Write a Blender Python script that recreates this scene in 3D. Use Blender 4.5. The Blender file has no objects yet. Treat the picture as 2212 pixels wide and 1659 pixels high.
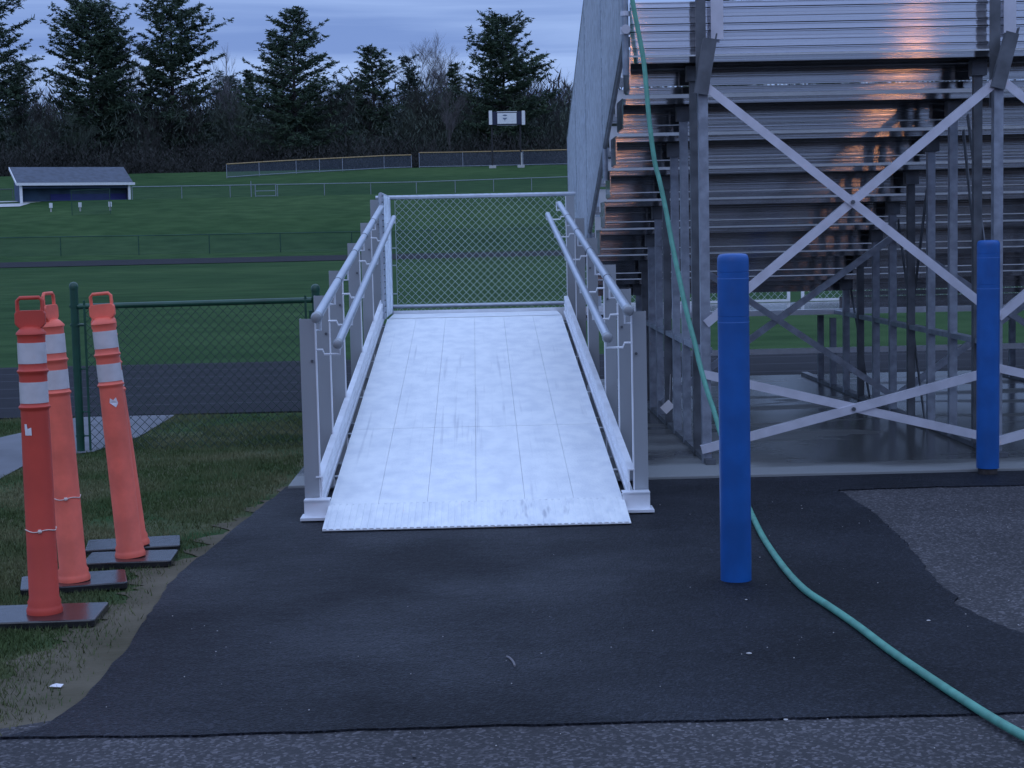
import bpy, math, random
from mathutils import Vector, Matrix, noise
from mathutils.geometry import tessellate_polygon
R = math.radians
random.seed(7)
scene = bpy.context.scene
col = scene.collection

# ------------------------------------------------------------------ camera
EYE = 1.52
FPX = 3580.0                      # focal length in pixels of a 2212 px wide picture
YAW, PITCH, ROLL = R(1.104), math.atan(314.5/FPX), R(1.25)
_F = Vector((math.sin(YAW)*math.cos(PITCH), math.cos(YAW)*math.cos(PITCH), -math.sin(PITCH)))
_R0 = Vector((math.cos(YAW), -math.sin(YAW), 0)); _U0 = _R0.cross(_F)
_R = _R0*math.cos(ROLL) - _U0*math.sin(ROLL)
_U = _R0*math.sin(ROLL) + _U0*math.cos(ROLL)
cam = bpy.data.cameras.new("camera"); camo = bpy.data.objects.new("camera", cam); col.objects.link(camo)
cam.sensor_width = 36; cam.lens = FPX/2212*36; cam.clip_start = .05; cam.clip_end = 3000
m = Matrix((_R, _U, -_F)).transposed().to_4x4(); m.translation = Vector((0, 0, EYE)); camo.matrix_world = m
scene.camera = camo

def ray(px, py): return _F + _R*((px-1106)/FPX) - _U*((py-829.5)/FPX)
def P(px, py, Y):                 # point at depth Y seen at px, py
    d = ray(px, py); return Vector((0, 0, EYE)) + d*(Y/d.y)
def G(px, py, z=0.0):             # point on the level z
    d = ray(px, py); return Vector((0, 0, EYE)) + d*((z-EYE)/d.z)

# ------------------------------------------------------------------ sky, sun, exposure
SUN_EL, SUN_AZ = 38, 200
w = bpy.data.worlds.new("World"); scene.world = w; w.use_nodes = True
nt = w.node_tree; nt.nodes.clear()
def N(t, **k):
    n = nt.nodes.new(t)
    for a, b in k.items(): setattr(n, a, b)
    return n
L = lambda a, b: nt.links.new(a, b)
out = N('ShaderNodeOutputWorld')
sky = N('ShaderNodeTexSky', sky_type='NISHITA', sun_disc=False); sky.sun_elevation = R(6); sky.sun_rotation = R(SUN_AZ)
skys = N('ShaderNodeVectorMath', operation='SCALE'); skys.inputs[3].default_value = .07; L(sky.outputs[0], skys.inputs[0])
tc = N('ShaderNodeTexCoord'); sep = N('ShaderNodeSeparateXYZ'); L(tc.outputs['Generated'], sep.inputs[0])
# overcast gradient: horizon to zenith
mr = N('ShaderNodeMapRange'); L(sep.outputs['Z'], mr.inputs[0]); mr.inputs[1].default_value = 0; mr.inputs[2].default_value = 1
ramp = N('ShaderNodeValToRGB'); L(mr.outputs[0], ramp.inputs[0])
e = ramp.color_ramp.elements
e[0].position = 0; e[0].color = (.31, .47, .90, 1)
e[1].position = 1; e[1].color = (.90, 1.20, 1.92, 1)
q = e.new(.17); q.color = (.28, .42, .82, 1)
q = e.new(.30); q.color = (.39, .56, 1.04, 1)
# cloud layer: streaks drawn on a flat ceiling of cloud
mx = N('ShaderNodeMath', operation='MAXIMUM'); L(sep.outputs['Z'], mx.inputs[0]); mx.inputs[1].default_value = .02
dv = N('ShaderNodeVectorMath', operation='DIVIDE'); L(tc.outputs['Generated'], dv.inputs[0])
cb = N('ShaderNodeCombineXYZ')
for i in range(3): L(mx.outputs[0], cb.inputs[i])
L(cb.outputs[0], dv.inputs[1])
mp = N('ShaderNodeMapping'); mp.inputs['Scale'].default_value = (.30, .62, 1); mp.inputs['Rotation'].default_value = (0, 0, R(-24)); mp.inputs['Location'].default_value = (3.1, 1.7, 0); L(dv.outputs[0], mp.inputs[0])
nz = N('ShaderNodeTexNoise'); nz.inputs['Scale'].default_value = 1.0; nz.inputs['Detail'].default_value = 7; nz.inputs['Roughness'].default_value = .55; nz.inputs['Distortion'].default_value = .5; L(mp.outputs[0], nz.inputs['Vector'])
cr = N('ShaderNodeValToRGB'); L(nz.outputs[0], cr.inputs[0])
c = cr.color_ramp.elements; c[0].position = .36; c[0].color = (.66, .71, .80, 1); c[1].position = .62; c[1].color = (1.22, 1.17, 1.08, 1)
ml = N('ShaderNodeMix', data_type='RGBA', blend_type='MULTIPLY'); ml.inputs[0].default_value = 1; L(ramp.outputs[0], ml.inputs[6]); L(cr.outputs[0], ml.inputs[7])
mxs = N('ShaderNodeMix', data_type='RGBA'); mxs.inputs[0].default_value = .9; L(skys.outputs[0], mxs.inputs[6]); L(ml.outputs[2], mxs.inputs[7])
bg = N('ShaderNodeBackground'); L(mxs.outputs[2], bg.inputs[0]); bg.inputs[1].default_value = 1.0
L(bg.outputs[0], out.inputs[0])
sun = bpy.data.lights.new("sun", 'SUN'); sun.energy = .15; sun.angle = R(40); sun.color = (1, .93, .9)
so = bpy.data.objects.new("sun", sun); col.objects.link(so); so.rotation_euler = (R(90-SUN_EL), 0, R(-20))
vs = scene.view_settings; vs.view_transform = 'Standard'; vs.look = 'None'; vs.exposure = 0.06; vs.gamma = 1

# ------------------------------------------------------------------ materials
def mat(name, color, rough=.6, metal=0.0, var=.0, vscale=4.0, bump=0.0, bscale=40.0, color2=None, spec=.5,
        stretch=(1, 1, 1), aniso=0.0, coords='Object', det=4, contrast=(.35, .65), rvar=0.0, coat=0):
    m = bpy.data.materials.new(name); m.use_nodes = True; t = m.node_tree; b = t.nodes['Principled BSDF']
    b.inputs['Roughness'].default_value = rough; b.inputs['Metallic'].default_value = metal
    b.inputs['Specular IOR Level'].default_value = spec
    b.inputs['Coat Weight'].default_value = coat
    tcn = t.nodes.new('ShaderNodeTexCoord'); geo = t.nodes.new('ShaderNodeNewGeometry')
    src = geo.outputs['Position'] if coords == 'World' else tcn.outputs['Object']
    mpn = t.nodes.new('ShaderNodeMapping'); mpn.inputs['Scale'].default_value = stretch; t.links.new(src, mpn.inputs[0])
    if var or color2:
        n = t.nodes.new('ShaderNodeTexNoise'); n.inputs['Scale'].default_value = vscale; n.inputs['Detail'].default_value = det
        t.links.new(mpn.outputs[0], n.inputs['Vector'])
        r = t.nodes.new('ShaderNodeValToRGB'); t.links.new(n.outputs[0], r.inputs[0])
        c2 = color2 or tuple(min(1, x*(1+var)) for x in color); c1 = color if color2 else tuple(x*(1-var) for x in color)
        r.color_ramp.elements[0].position = contrast[0]; r.color_ramp.elements[1].position = contrast[1]
        r.color_ramp.elements[0].color = (*c1, 1); r.color_ramp.elements[1].color = (*c2, 1)
        t.links.new(r.outputs[0], b.inputs['Base Color'])
        if rvar:
            mm = t.nodes.new('ShaderNodeMapRange'); t.links.new(n.outputs[0], mm.inputs[0]); mm.inputs[1].default_value = .3; mm.inputs[2].default_value = .7
            mm.inputs[3].default_value = max(.02, rough-rvar); mm.inputs[4].default_value = min(1, rough+rvar); t.links.new(mm.outputs[0], b.inputs['Roughness'])
    else: b.inputs['Base Color'].default_value = (*color, 1)
    if bump:
        n2 = t.nodes.new('ShaderNodeTexNoise'); n2.inputs['Scale'].default_value = bscale; n2.inputs['Detail'].default_value = 3
        t.links.new(mpn.outputs[0], n2.inputs['Vector'])
        bp = t.nodes.new('ShaderNodeBump'); bp.inputs['Strength'].default_value = bump; bp.inputs['Distance'].default_value = .01
        t.links.new(n2.outputs[0], bp.inputs['Height']); t.links.new(bp.outputs[0], b.inputs['Normal'])
    if aniso:
        b.inputs['Anisotropic'].default_value = aniso
        cx = t.nodes.new('ShaderNodeCombineXYZ'); cx.inputs[0].default_value = 1
        t.links.new(cx.outputs[0], b.inputs['Tangent']); b.inputs['Anisotropic Rotation'].default_value = .25
    return m

M = {}
def deck_mat(name, fine, streak, amt):
    m = mat(name, (.76, .79, .82), .45, .25, bump=.25, bscale=60, vscale=fine, color2=(.90, .92, .92), stretch=(1.3, .8, 1), det=12, contrast=(.32, .62), var=.1)
    t = m.node_tree; b = t.nodes['Principled BSDF']; nn = t.nodes.new; l = t.links.new
    old = b.inputs['Base Color'].links[0].from_socket
    g = nn('ShaderNodeNewGeometry')
    def noi(st, sc, d):
        mp = nn('ShaderNodeMapping'); mp.inputs['Scale'].default_value = st; l(g.outputs['Position'], mp.inputs[0])
        n = nn('ShaderNodeTexNoise'); n.inputs['Scale'].default_value = sc; n.inputs['Detail'].default_value = d; l(mp.outputs[0], n.inputs['Vector']); return n.outputs[0]
    def rg_(x, a, c, p, q):
        r = nn('ShaderNodeMapRange'); l(x, r.inputs[0]); r.inputs[1].default_value = a; r.inputs[2].default_value = c; r.inputs[3].default_value = p; r.inputs[4].default_value = q; return r.outputs[0]
    a = rg_(noi(streak, 1, 2), .60, .70, 0, 1); c = rg_(noi((1.1, .7, 1), 1.3, 3), .48, .66, 0, 1)
    f = nn('ShaderNodeMath'); f.operation = 'MULTIPLY'; l(a, f.inputs[0]); l(c, f.inputs[1])
    f2 = nn('ShaderNodeMath'); f2.operation = 'MULTIPLY'; l(f.outputs[0], f2.inputs[0]); f2.inputs[1].default_value = amt
    mi = nn('ShaderNodeMix'); mi.data_type = 'RGBA'; l(f2.outputs[0], mi.inputs[0]); l(old, mi.inputs[6]); mi.inputs[7].default_value = (.34, .36, .42, 1); l(mi.outputs[2], b.inputs['Base Color'])
    return m
M['deck'] = deck_mat('frosted_aluminium', 7, (34, .6, 1), .34)
M['toe'] = deck_mat('toe_aluminium', 9, (20, 3.0, 1), .7)
M['alu'] = mat('aluminium', (.78, .80, .84), .42, .3, var=.08, vscale=6, bump=.05, bscale=80)
M['postalu'] = mat('post_aluminium', (.32, .34, .36), .5, .4, var=.08, vscale=3, stretch=(1, 1, .3))
M['rail'] = mat('rail_aluminium', (.46, .50, .56), .35, .5, var=.08, vscale=12, stretch=(1, .2, 1))
M['galv'] = mat('galvanised_steel', (.28, .31, .36), .45, .55, var=.2, vscale=14, bump=.08, bscale=50)
M['galvdark'] = mat('weathered_galvanised_steel', (.12, .13, .145), .5, .5, var=.25, vscale=8)
M['brace'] = mat('brace_aluminium', (.60, .60, .66), .42, .35, var=.08, vscale=9)
M['plank'] = mat('plank_aluminium', (.42, .42, .43), .095, .95, var=.14, vscale=3.0, stretch=(.01, 6, 6), bump=.075, bscale=14, aniso=1.0, coords='World')
M['fascia'] = mat('skylit_plank_aluminium', (.66, .66, .70), .095, .75, var=.10, vscale=3.0, stretch=(.01, 6, 6), bump=.06, bscale=14, aniso=1.0, coords='World')  # plank aluminium made paler, for the open skylight on the top boards
M['gap_light'] = mat('gap_light_aluminium', (.86, .86, .88), .5, .1, var=.06, vscale=3)  # pale colour stands for the light showing in the row gaps
M['wire'] = mat('galvanised_wire', (.42, .48, .48), .5, .3, var=.12, vscale=30)
M['wirebright'] = mat('silver_wire', (.60, .66, .72), .5, .3, var=.15, vscale=12)
M['white'] = mat('white_paint', (.74, .75, .76), .5, var=.06, vscale=10)
M['green'] = mat('green_vinyl', (.012, .062, .038), .35, var=.2, vscale=8, bump=.05)
M['greenwire'] = mat('green_vinyl_wire', (.010, .036, .026), .45)
M['orange'] = mat('orange_plastic', (.82, .150, .095), .55, var=.16, vscale=7, det=8, bump=.04, bscale=120)
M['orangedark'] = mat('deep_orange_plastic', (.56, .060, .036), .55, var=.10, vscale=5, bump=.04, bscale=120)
M['band'] = mat('reflective_band', (.62, .58, .58), .35, .1, var=.06, vscale=25)
M['rubber'] = mat('black_rubber', (.018, .018, .020), .22, var=.25, vscale=20, bump=.12, bscale=25, spec=.6)
M['blue'] = mat('blue_plastic', (.004, .085, .32), .42, var=.16, vscale=6, bump=.10, bscale=220)
M['blueline'] = mat('pale_seam', (.06, .18, .50), .5)
M['iron'] = mat('rusty_pipe', (.05, .042, .04), .6, .3, var=.3, vscale=20)
M['hose'] = mat('green_hose', (.085, .29, .215), .5, det=8, var=.16, vscale=16, bump=.12, bscale=70)
M['black'] = mat('black', (.012, .013, .016), .6)
M['navy'] = mat('navy_paint', (.008, .014, .05), .5)
M['concrete_w'] = mat('pale_concrete', (.45, .45, .44), .8, var=.1, vscale=5)
M['yellow'] = mat('yellow_cap', (.42, .28, .12), .5, var=.1)
M['shingle'] = mat('roof_shingle', (.060, .075, .105), .75, var=.2, vscale=2.5, bump=.3, bscale=8)
M['dugwall'] = mat('blue_wall_paint', (.045, .075, .14), .7, var=.15, vscale=2)
M['dugdark'] = mat('dark_blue_wall', (.050, .095, .150), .7, var=.2, vscale=1)
M['paper'] = mat('white_paper', (.75, .72, .74), .6)
M['bark'] = mat('bark', (.038, .034, .034), .9, var=.3, vscale=1.2)
M['barkgrey'] = mat('grey_bark', (.115, .108, .110), .9, var=.25, vscale=.5)
M['barkpale'] = mat('pale_bark', (.20, .19, .20), .9, var=.2, vscale=.5)
M['twig'] = mat('brown_twigs', (.028, .028, .027), .95, spec=.05, color2=(.064, .064, .060), vscale=.16, coords='World', det=5)
M['sapling'] = mat('olive_saplings', (.052, .062, .052), .95, spec=.05, color2=(.100, .125, .098), vscale=.15, coords='World', det=5)
M['needle'] = mat('pine_needles', (.022, .046, .030), .8, color2=(.060, .098, .050), vscale=.7, det=5)
M['needle2'] = mat('grey_green_needles', (.035, .056, .050), .8, color2=(.070, .100, .075), vscale=.7, det=5)
M['blade'] = mat('grass_blades', (.070, .102, .040), .8, color2=(.185, .178, .098), vscale=1.3, coords='World', det=6, contrast=(.40, .70), spec=.05)
M['pebble'] = mat('pale_pebble', (.5, .48, .46), .8)
M['strap'] = mat('pale_wire_tie', (.72, .58, .52), .5)

def mesh_alpha(name, colr, a):
    m = mat(name, colr, .6); t = m.node_tree; b = t.nodes['Principled BSDF']; b.inputs['Alpha'].default_value = a; return m
M['farmesh'] = mesh_alpha('far_chain_link', (.12, .15, .20), .30)
M['farmesh2'] = mesh_alpha('far_green_chain_link', (.05, .10, .09), .16)

def asphalt(name, base, sp, spcol, rough, bumps, damp=0, wear=(.75, 1.3), spec=.5):
    m = bpy.data.materials.new(name); m.use_nodes = True; t = m.node_tree; b = t.nodes['Principled BSDF']; nn = t.nodes.new; l = t.links.new
    g = nn('ShaderNodeNewGeometry')
    v = nn('ShaderNodeTexVoronoi'); v.inputs['Scale'].default_value = sp; l(g.outputs['Position'], v.inputs['Vector'])
    r = nn('ShaderNodeValToRGB'); l(v.outputs['Color'], r.inputs[0])
    r.color_ramp.elements[0].position = .55; r.color_ramp.elements[0].color = (*base, 1); r.color_ramp.elements[1].position = .97; r.color_ramp.elements[1].color = (*spcol, 1)
    n = nn('ShaderNodeTexNoise'); n.inputs['Scale'].default_value = 1.1; n.inputs['Detail'].default_value = 6; l(g.outputs['Position'], n.inputs['Vector'])
    r2 = nn('ShaderNodeMapRange'); l(n.outputs[0], r2.inputs[0]); r2.inputs[1].default_value = .3; r2.inputs[2].default_value = .7; r2.inputs[3].default_value = wear[0]; r2.inputs[4].default_value = wear[1]
    ms = nn('ShaderNodeVectorMath'); ms.operation = 'SCALE'; l(r.outputs[0], ms.inputs[0]); l(r2.outputs[0], ms.inputs[3]); l(ms.outputs[0], b.inputs['Base Color'])
    n3 = nn('ShaderNodeTexNoise'); n3.inputs['Scale'].default_value = 90; n3.inputs['Detail'].default_value = 3; l(g.outputs['Position'], n3.inputs['Vector'])
    n4 = nn('ShaderNodeTexNoise'); n4.inputs['Scale'].default_value = 16; n4.inputs['Detail'].default_value = 4; l(g.outputs['Position'], n4.inputs['Vector'])
    ad = nn('ShaderNodeMath'); ad.operation = 'ADD'; l(n3.outputs[0], ad.inputs[0]); l(n4.outputs[0], ad.inputs[1])
    bp = nn('ShaderNodeBump'); bp.inputs['Strength'].default_value = bumps; bp.inputs['Distance'].default_value = .012; l(ad.outputs[0], bp.inputs['Height']); l(bp.outputs[0], b.inputs['Normal'])
    r3 = nn('ShaderNodeMapRange'); l(n.outputs[0], r3.inputs[0]); r3.inputs[1].default_value = .35; r3.inputs[2].default_value = .65; r3.inputs[3].default_value = rough+damp; r3.inputs[4].default_value = rough-damp; l(r3.outputs[0], b.inputs['Roughness'])
    b.inputs['Specular IOR Level'].default_value = spec
    return m
M['newasphalt'] = asphalt('new_asphalt', (.0062, .0076, .0120), 110, (.034, .038, .050), .60, 1.0, .09, (.65, 1.35), .17)
M['oldasphalt'] = asphalt('old_asphalt', (.040, .039, .042), 95, (.15, .14, .15), .75, .5, .05, (.8, 1.2), .2)

# running track: black surface with pale lane lines 1.07 m apart
def track_mat():
    m = mat('running_track_surface', (.017, .018, .023), .85, spec=.1, var=.15, vscale=3, coords='World', bump=.2, bscale=30)
    t = m.node_tree; b = t.nodes['Principled BSDF']; nn = t.nodes.new; l = t.links.new
    old = b.inputs['Base Color'].links[0].from_socket
    g = nn('ShaderNodeNewGeometry'); s = nn('ShaderNodeSeparateXYZ'); l(g.outputs['Position'], s.inputs[0])
    a = nn('ShaderNodeMath'); a.operation = 'ADD'; l(s.outputs['Y'], a.inputs[0]); a.inputs[1].default_value = .25
    mo = nn('ShaderNodeMath'); mo.operation = 'MODULO'; l(a.outputs[0], mo.inputs[0]); mo.inputs[1].default_value = 1.07
    lt = nn('ShaderNodeMath'); lt.operation = 'LESS_THAN'; l(mo.outputs[0], lt.inputs[0]); lt.inputs[1].default_value = .05
    f = nn('ShaderNodeMath'); f.operation = 'MULTIPLY'; l(lt.outputs[0], f.inputs[0]); f.inputs[1].default_value = .35
    mi = nn('ShaderNodeMix'); mi.data_type = 'RGBA'; l(f.outputs[0], mi.inputs[0]); l(old, mi.inputs[6]); mi.inputs[7].default_value = (.13, .13, .15, 1); l(mi.outputs[2], b.inputs['Base Color'])
    return m
M['track'] = track_mat()

# grass ground: patchy turf with bare soil close to the asphalt's edge (patch shapes of their own)
def grass_mat():
    m = bpy.data.materials.new('turf'); m.use_nodes = True; t = m.node_tree; b = t.nodes['Principled BSDF']; nn = t.nodes.new; l = t.links.new
    g = nn('ShaderNodeNewGeometry')
    def noi(s, d=5, v=None):
        n = nn('ShaderNodeTexNoise'); n.inputs['Scale'].default_value = s; n.inputs['Detail'].default_value = d; l(v or g.outputs['Position'], n.inputs['Vector']); return n
    def rmp(n, a, c1, bb, c2):
        r = nn('ShaderNodeValToRGB'); l(n.outputs[0], r.inputs[0]); e = r.color_ramp.elements; e[0].position = a; e[0].color = (*c1, 1); e[1].position = bb; e[1].color = (*c2, 1); return r
    n1 = noi(.05); r1 = rmp(n1, .35, (.025, .062, .022), .68, (.044, .088, .032))
    mpg = nn('ShaderNodeMapping'); mpg.inputs['Scale'].default_value = (.5, .75, 1); l(g.outputs['Position'], mpg.inputs[0])
    n2 = noi(1.2, 9, mpg.outputs[0]); r2 = rmp(n2, .34, (.76, .80, .78), .68, (1.30, 1.20, 1.22))
    mu = nn('ShaderNodeMix'); mu.data_type = 'RGBA'; mu.blend_type = 'MULTIPLY'; mu.inputs[0].default_value = 1; l(r1.outputs[0], mu.inputs[6]); l(r2.outputs[0], mu.inputs[7])
    # dry ground near the lot: y < 13 m
    s = nn('ShaderNodeSeparateXYZ'); l(g.outputs['Position'], s.inputs[0])
    mr = nn('ShaderNodeMapRange'); l(s.outputs['Y'], mr.inputs[0]); mr.inputs[1].default_value = 13; mr.inputs[2].default_value = 15; mr.inputs[3].default_value = 1; mr.inputs[4].default_value = 0
    n3 = noi(1.7, 7); r3 = rmp(n3, .36, (0, 0, 0), .60, (1, 1, 1))
    f = nn('ShaderNodeMath'); f.operation = 'MULTIPLY'; l(mr.outputs[0], f.inputs[0]); l(r3.outputs[0], f.inputs[1])
    mi = nn('ShaderNodeMix'); mi.data_type = 'RGBA'; l(f.outputs[0], mi.inputs[0]); l(mu.outputs[2], mi.inputs[6]); mi.inputs[7].default_value = (.098, .100, .056, 1)
    l(mi.outputs[2], b.inputs['Base Color']); b.inputs['Roughness'].default_value = .9; b.inputs['Specular IOR Level'].default_value = .03
    n4 = noi(28, 5); bp = nn('ShaderNodeBump'); bp.inputs['Strength'].default_value = .5; bp.inputs['Distance'].default_value = .03; l(n4.outputs[0], bp.inputs['Height']); l(bp.outputs[0], b.inputs['Normal'])
    return m
M['grass'] = grass_mat()
M['dirt'] = mat('bare_soil', (.075, .066, .042), .95, spec=.1, color2=(.14, .12, .088), vscale=2.6, coords='World', det=8, bump=.5, bscale=30, contrast=(.3, .7))
M['path'] = mat('path_concrete', (.13, .135, .15), .7, spec=.2, var=.14, vscale=2, coords='World', bump=.15, bscale=30)

def slab_mat():
    m = bpy.data.materials.new('wet_concrete'); m.use_nodes = True; t = m.node_tree; b = t.nodes['Principled BSDF']; nn = t.nodes.new; l = t.links.new
    g = nn('ShaderNodeNewGeometry'); mp = nn('ShaderNodeMapping'); mp.inputs['Scale'].default_value = (.45, 1.3, 1); l(g.outputs['Position'], mp.inputs[0])
    n = nn('ShaderNodeTexNoise'); n.inputs['Scale'].default_value = 1.0; n.inputs['Detail'].default_value = 6; n.inputs['Distortion'].default_value = .5; l(mp.outputs[0], n.inputs['Vector'])
    s = nn('ShaderNodeSeparateXYZ'); l(g.outputs['Position'], s.inputs[0])
    # pale rim; further in damp, and darkened as if mirroring the bleachers
    mr = nn('ShaderNodeMapRange'); l(s.outputs['Y'], mr.inputs[0]); mr.inputs[1].default_value = 10.15; mr.inputs[2].default_value = 10.75; mr.inputs[3].default_value = .26; mr.inputs[4].default_value = -.04
    ad = nn('ShaderNodeMath'); ad.operation = 'ADD'; l(n.outputs[0], ad.inputs[0]); l(mr.outputs[0], ad.inputs[1])
    r = nn('ShaderNodeValToRGB'); l(ad.outputs[0], r.inputs[0]); e = r.color_ramp.elements; e[0].position = .46; e[0].color = (.038, .038, .034, 1); e[1].position = .64; e[1].color = (.22, .23, .23, 1)
    l(r.outputs[0], b.inputs['Base Color'])
    r2 = nn('ShaderNodeMapRange'); l(ad.outputs[0], r2.inputs[0]); r2.inputs[1].default_value = .46; r2.inputs[2].default_value = .6; r2.inputs[3].default_value = .20; r2.inputs[4].default_value = .65; b.inputs['Specular IOR Level'].default_value = .22; l(r2.outputs[0], b.inputs['Roughness'])
    n3 = nn('ShaderNodeTexNoise'); n3.inputs['Scale'].default_value = 9; n3.inputs['Detail'].default_value = 3; l(g.outputs['Position'], n3.inputs['Vector'])
    bp = nn('ShaderNodeBump'); bp.inputs['Strength'].default_value = .08; bp.inputs['Distance'].default_value = .01; l(n3.outputs[0], bp.inputs['Height']); l(bp.outputs[0], b.inputs['Normal'])
    return m
M['slab'] = slab_mat()

# ------------------------------------------------------------------ mesh helpers
def tag(o, label=None, cat=None, group=None, kind=None):
    if label: o['label'] = label
    if cat: o['category'] = cat
    if group: o['group'] = group
    if kind: o['kind'] = kind
    return o
def empty(name, loc, label, cat, group=None):
    o = bpy.data.objects.new(name, None); o.location = loc; o.empty_display_size = .2; col.objects.link(o)
    return tag(o, label, cat, group)

class MB:
    def __init__(s): s.v = []; s.f = []
    def add(s, vs, fs):
        b = len(s.v); s.v += [tuple(x) for x in vs]; s.f += [tuple(i+b for i in q) for q in fs]; return s
    def box(s, x0, x1, y0, y1, z0, z1):
        return s.add([(x0,y0,z0),(x1,y0,z0),(x1,y1,z0),(x0,y1,z0),(x0,y0,z1),(x1,y0,z1),(x1,y1,z1),(x0,y1,z1)],
                     [(0,3,2,1),(4,5,6,7),(0,1,5,4),(1,2,6,5),(2,3,7,6),(3,0,4,7)])
    def bar(s, a, b, w, d, up=(0, 0, 1)):      # rectangular bar, w sideways, d along up
        a, b = Vector(a), Vector(b); t = (b-a).normalized(); u = Vector(up); sd = t.cross(u)
        if sd.length < 1e-4: u = Vector((0, 1, 0)); sd = t.cross(u)
        sd.normalize(); u = sd.cross(t).normalized()
        vs = []
        for p in (a, b):
            for i, j in ((-1,-1),(1,-1),(1,1),(-1,1)): vs.append(p+sd*(w/2*i)+u*(d/2*j))
        return s.add(vs, [(3,2,1,0),(4,5,6,7),(0,1,5,4),(1,2,6,5),(2,3,7,6),(3,0,4,7)])
    def tube(s, pts, r, n=10, cap=True):
        pts = [Vector(p) for p in pts]; k = len(pts); rs = r if isinstance(r, (list, tuple)) else [r]*k
        b = len(s.v); u = None
        for i, p in enumerate(pts):
            t = (pts[min(i+1, k-1)]-pts[max(i-1, 0)]).normalized()
            if u is None: u = t.orthogonal().normalized()
            else: u = (u - t*u.dot(t)).normalized()
            w = t.cross(u)
            for j in range(n):
                a = 2*math.pi*j/n; s.v.append(tuple(p+(u*math.cos(a)+w*math.sin(a))*rs[i]))
        for i in range(k-1):
            for j in range(n):
                j2 = (j+1) % n; s.f.append((b+i*n+j, b+i*n+j2, b+(i+1)*n+j2, b+(i+1)*n+j))
        if cap:
            s.f.append(tuple(b+j for j in reversed(range(n)))); s.f.append(tuple(b+(k-1)*n+j for j in range(n)))
        return s
    def lathe(s, prof, n=32, c=(0, 0, 0), sx=1, sy=1):
        b = len(s.v)
        for r, z in prof:
            for j in range(n):
                a = 2*math.pi*j/n; s.v.append((c[0]+r*sx*math.cos(a), c[1]+r*sy*math.sin(a), c[2]+z))
        for i in range(len(prof)-1):
            for j in range(n):
                j2 = (j+1) % n; s.f.append((b+i*n+j, b+i*n+j2, b+(i+1)*n+j2, b+(i+1)*n+j))
        s.f.append(tuple(b+j for j in reversed(range(n)))); s.f.append(tuple(b+(len(prof)-1)*n+j for j in range(n)))
        return s
    def prism(s, poly, d, axis='y', off=0):    # poly in (x,z) extruded along y, or (x,y) along z, or (y,z) along x
        n = len(poly); vs = []
        for q in (off, off+d):
            for a, b in poly: vs.append((a, q, b) if axis == 'y' else (a, b, q) if axis == 'z' else (q, a, b))
        tr = tessellate_polygon([[Vector((a, b, 0)) for a, b in poly]])
        fs = [tuple(t) for t in tr] + [tuple(i+n for i in reversed(t)) for t in tr] + [(i, (i+1) % n, (i+1) % n+n, i+n) for i in range(n)]
        return s.add(vs, fs)
    def build(s, name, m, parent=None, smooth=False, bevel=0, fix=True):
        off = parent_world(parent) if parent else Vector((0, 0, 0))
        me = bpy.data.meshes.new(name); me.from_pydata([tuple(Vector(v)-off) for v in s.v], [], s.f)
        if fix:
            import bmesh
            bm = bmesh.new(); bm.from_mesh(me); bmesh.ops.recalc_face_normals(bm, faces=bm.faces); bm.to_mesh(me); bm.free()
        me.update(); me.materials.append(m)
        if smooth: me.shade_smooth()
        o = bpy.data.objects.new(name, me); col.objects.link(o)
        if parent: o.parent = parent
        if smooth == 'auto' or smooth is True:
            me.set_sharp_from_angle(angle=R(40))
        if bevel:
            md = o.modifiers.new('bevel', 'BEVEL'); md.width = bevel; md.segments = 2; md.limit_method = 'ANGLE'
        return o
def parent_world(p):
    v = Vector((0, 0, 0))
    while p is not None: v += p.location; p = p.parent
    return v
def copy_tree(o, parent=None):
    c = o.copy(); col.objects.link(c); c.parent = parent
    for ch in list(o.children): copy_tree(ch, c)
    return c

def chainlink(mb, o, u, v, W, H, pitch=.0718, r=.0022, nrm=(0, 1, 0), knuckle=.0, vfun=None):
    """diagonal wires over the parallelogram o + a*u + b*v, 0<=a<=W, 0<=b<=H"""
    o, u, v, nrm = Vector(o), Vector(u), Vector(v), Vector(nrm)
    k = int((W+H)/pitch)+2
    for sgn, offn in ((1, .0018), (-1, -.0018)):
        for i in range(-k, k+1):
            c = i*pitch
            # line a = c + sgn*b
            if sgn > 0: b0, b1 = max(0, -c), min(H, W-c)
            else: b0, b1 = max(0, c-W), min(H, c)
            if b1-b0 < .01: continue
            p0 = o+u*(c+sgn*b0)+v*b0+nrm*offn; p1 = o+u*(c+sgn*b1)+v*b1+nrm*offn
            mb.tube([p0, p1], r, n=4, cap=False)
    return mb

# ------------------------------------------------------------------ ground
PROF = [(-60, 0), (0, 0), (13.5, -.0), (22, 0), (60, .22), (96, .45), (105, .68), (112, 1.1), (125, 3.5), (138, 5.4), (160, 5.9), (205, 10.4), (255, 11.7), (330, 13), (900, 16)]
def hz(Y):
    for (a, za), (b, zb) in zip(PROF, PROF[1:]):
        if Y <= b: return za+(zb-za)*(Y-a)/(b-a)
    return PROF[-1][1]
ys = sorted(set([p[0] for p in PROF] + [21.3, 14.9]))
xs = [-500, -200, -100, -50, -20, -10, -5, 0, 5, 10, 20, 50, 100, 200, 500]
mb = MB()
mb.v = [(x, y, hz(y)-.002) for y in ys for x in xs]
nx = len(xs); mb.f = [(j*nx+i, j*nx+i+1, (j+1)*nx+i+1, (j+1)*nx+i) for j in range(len(ys)-1) for i in range(nx-1)]
tag(mb.build('ground', M['grass']), 'grass ground running from the lot over the sports field up the bank', 'ground', kind='structure')

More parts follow.
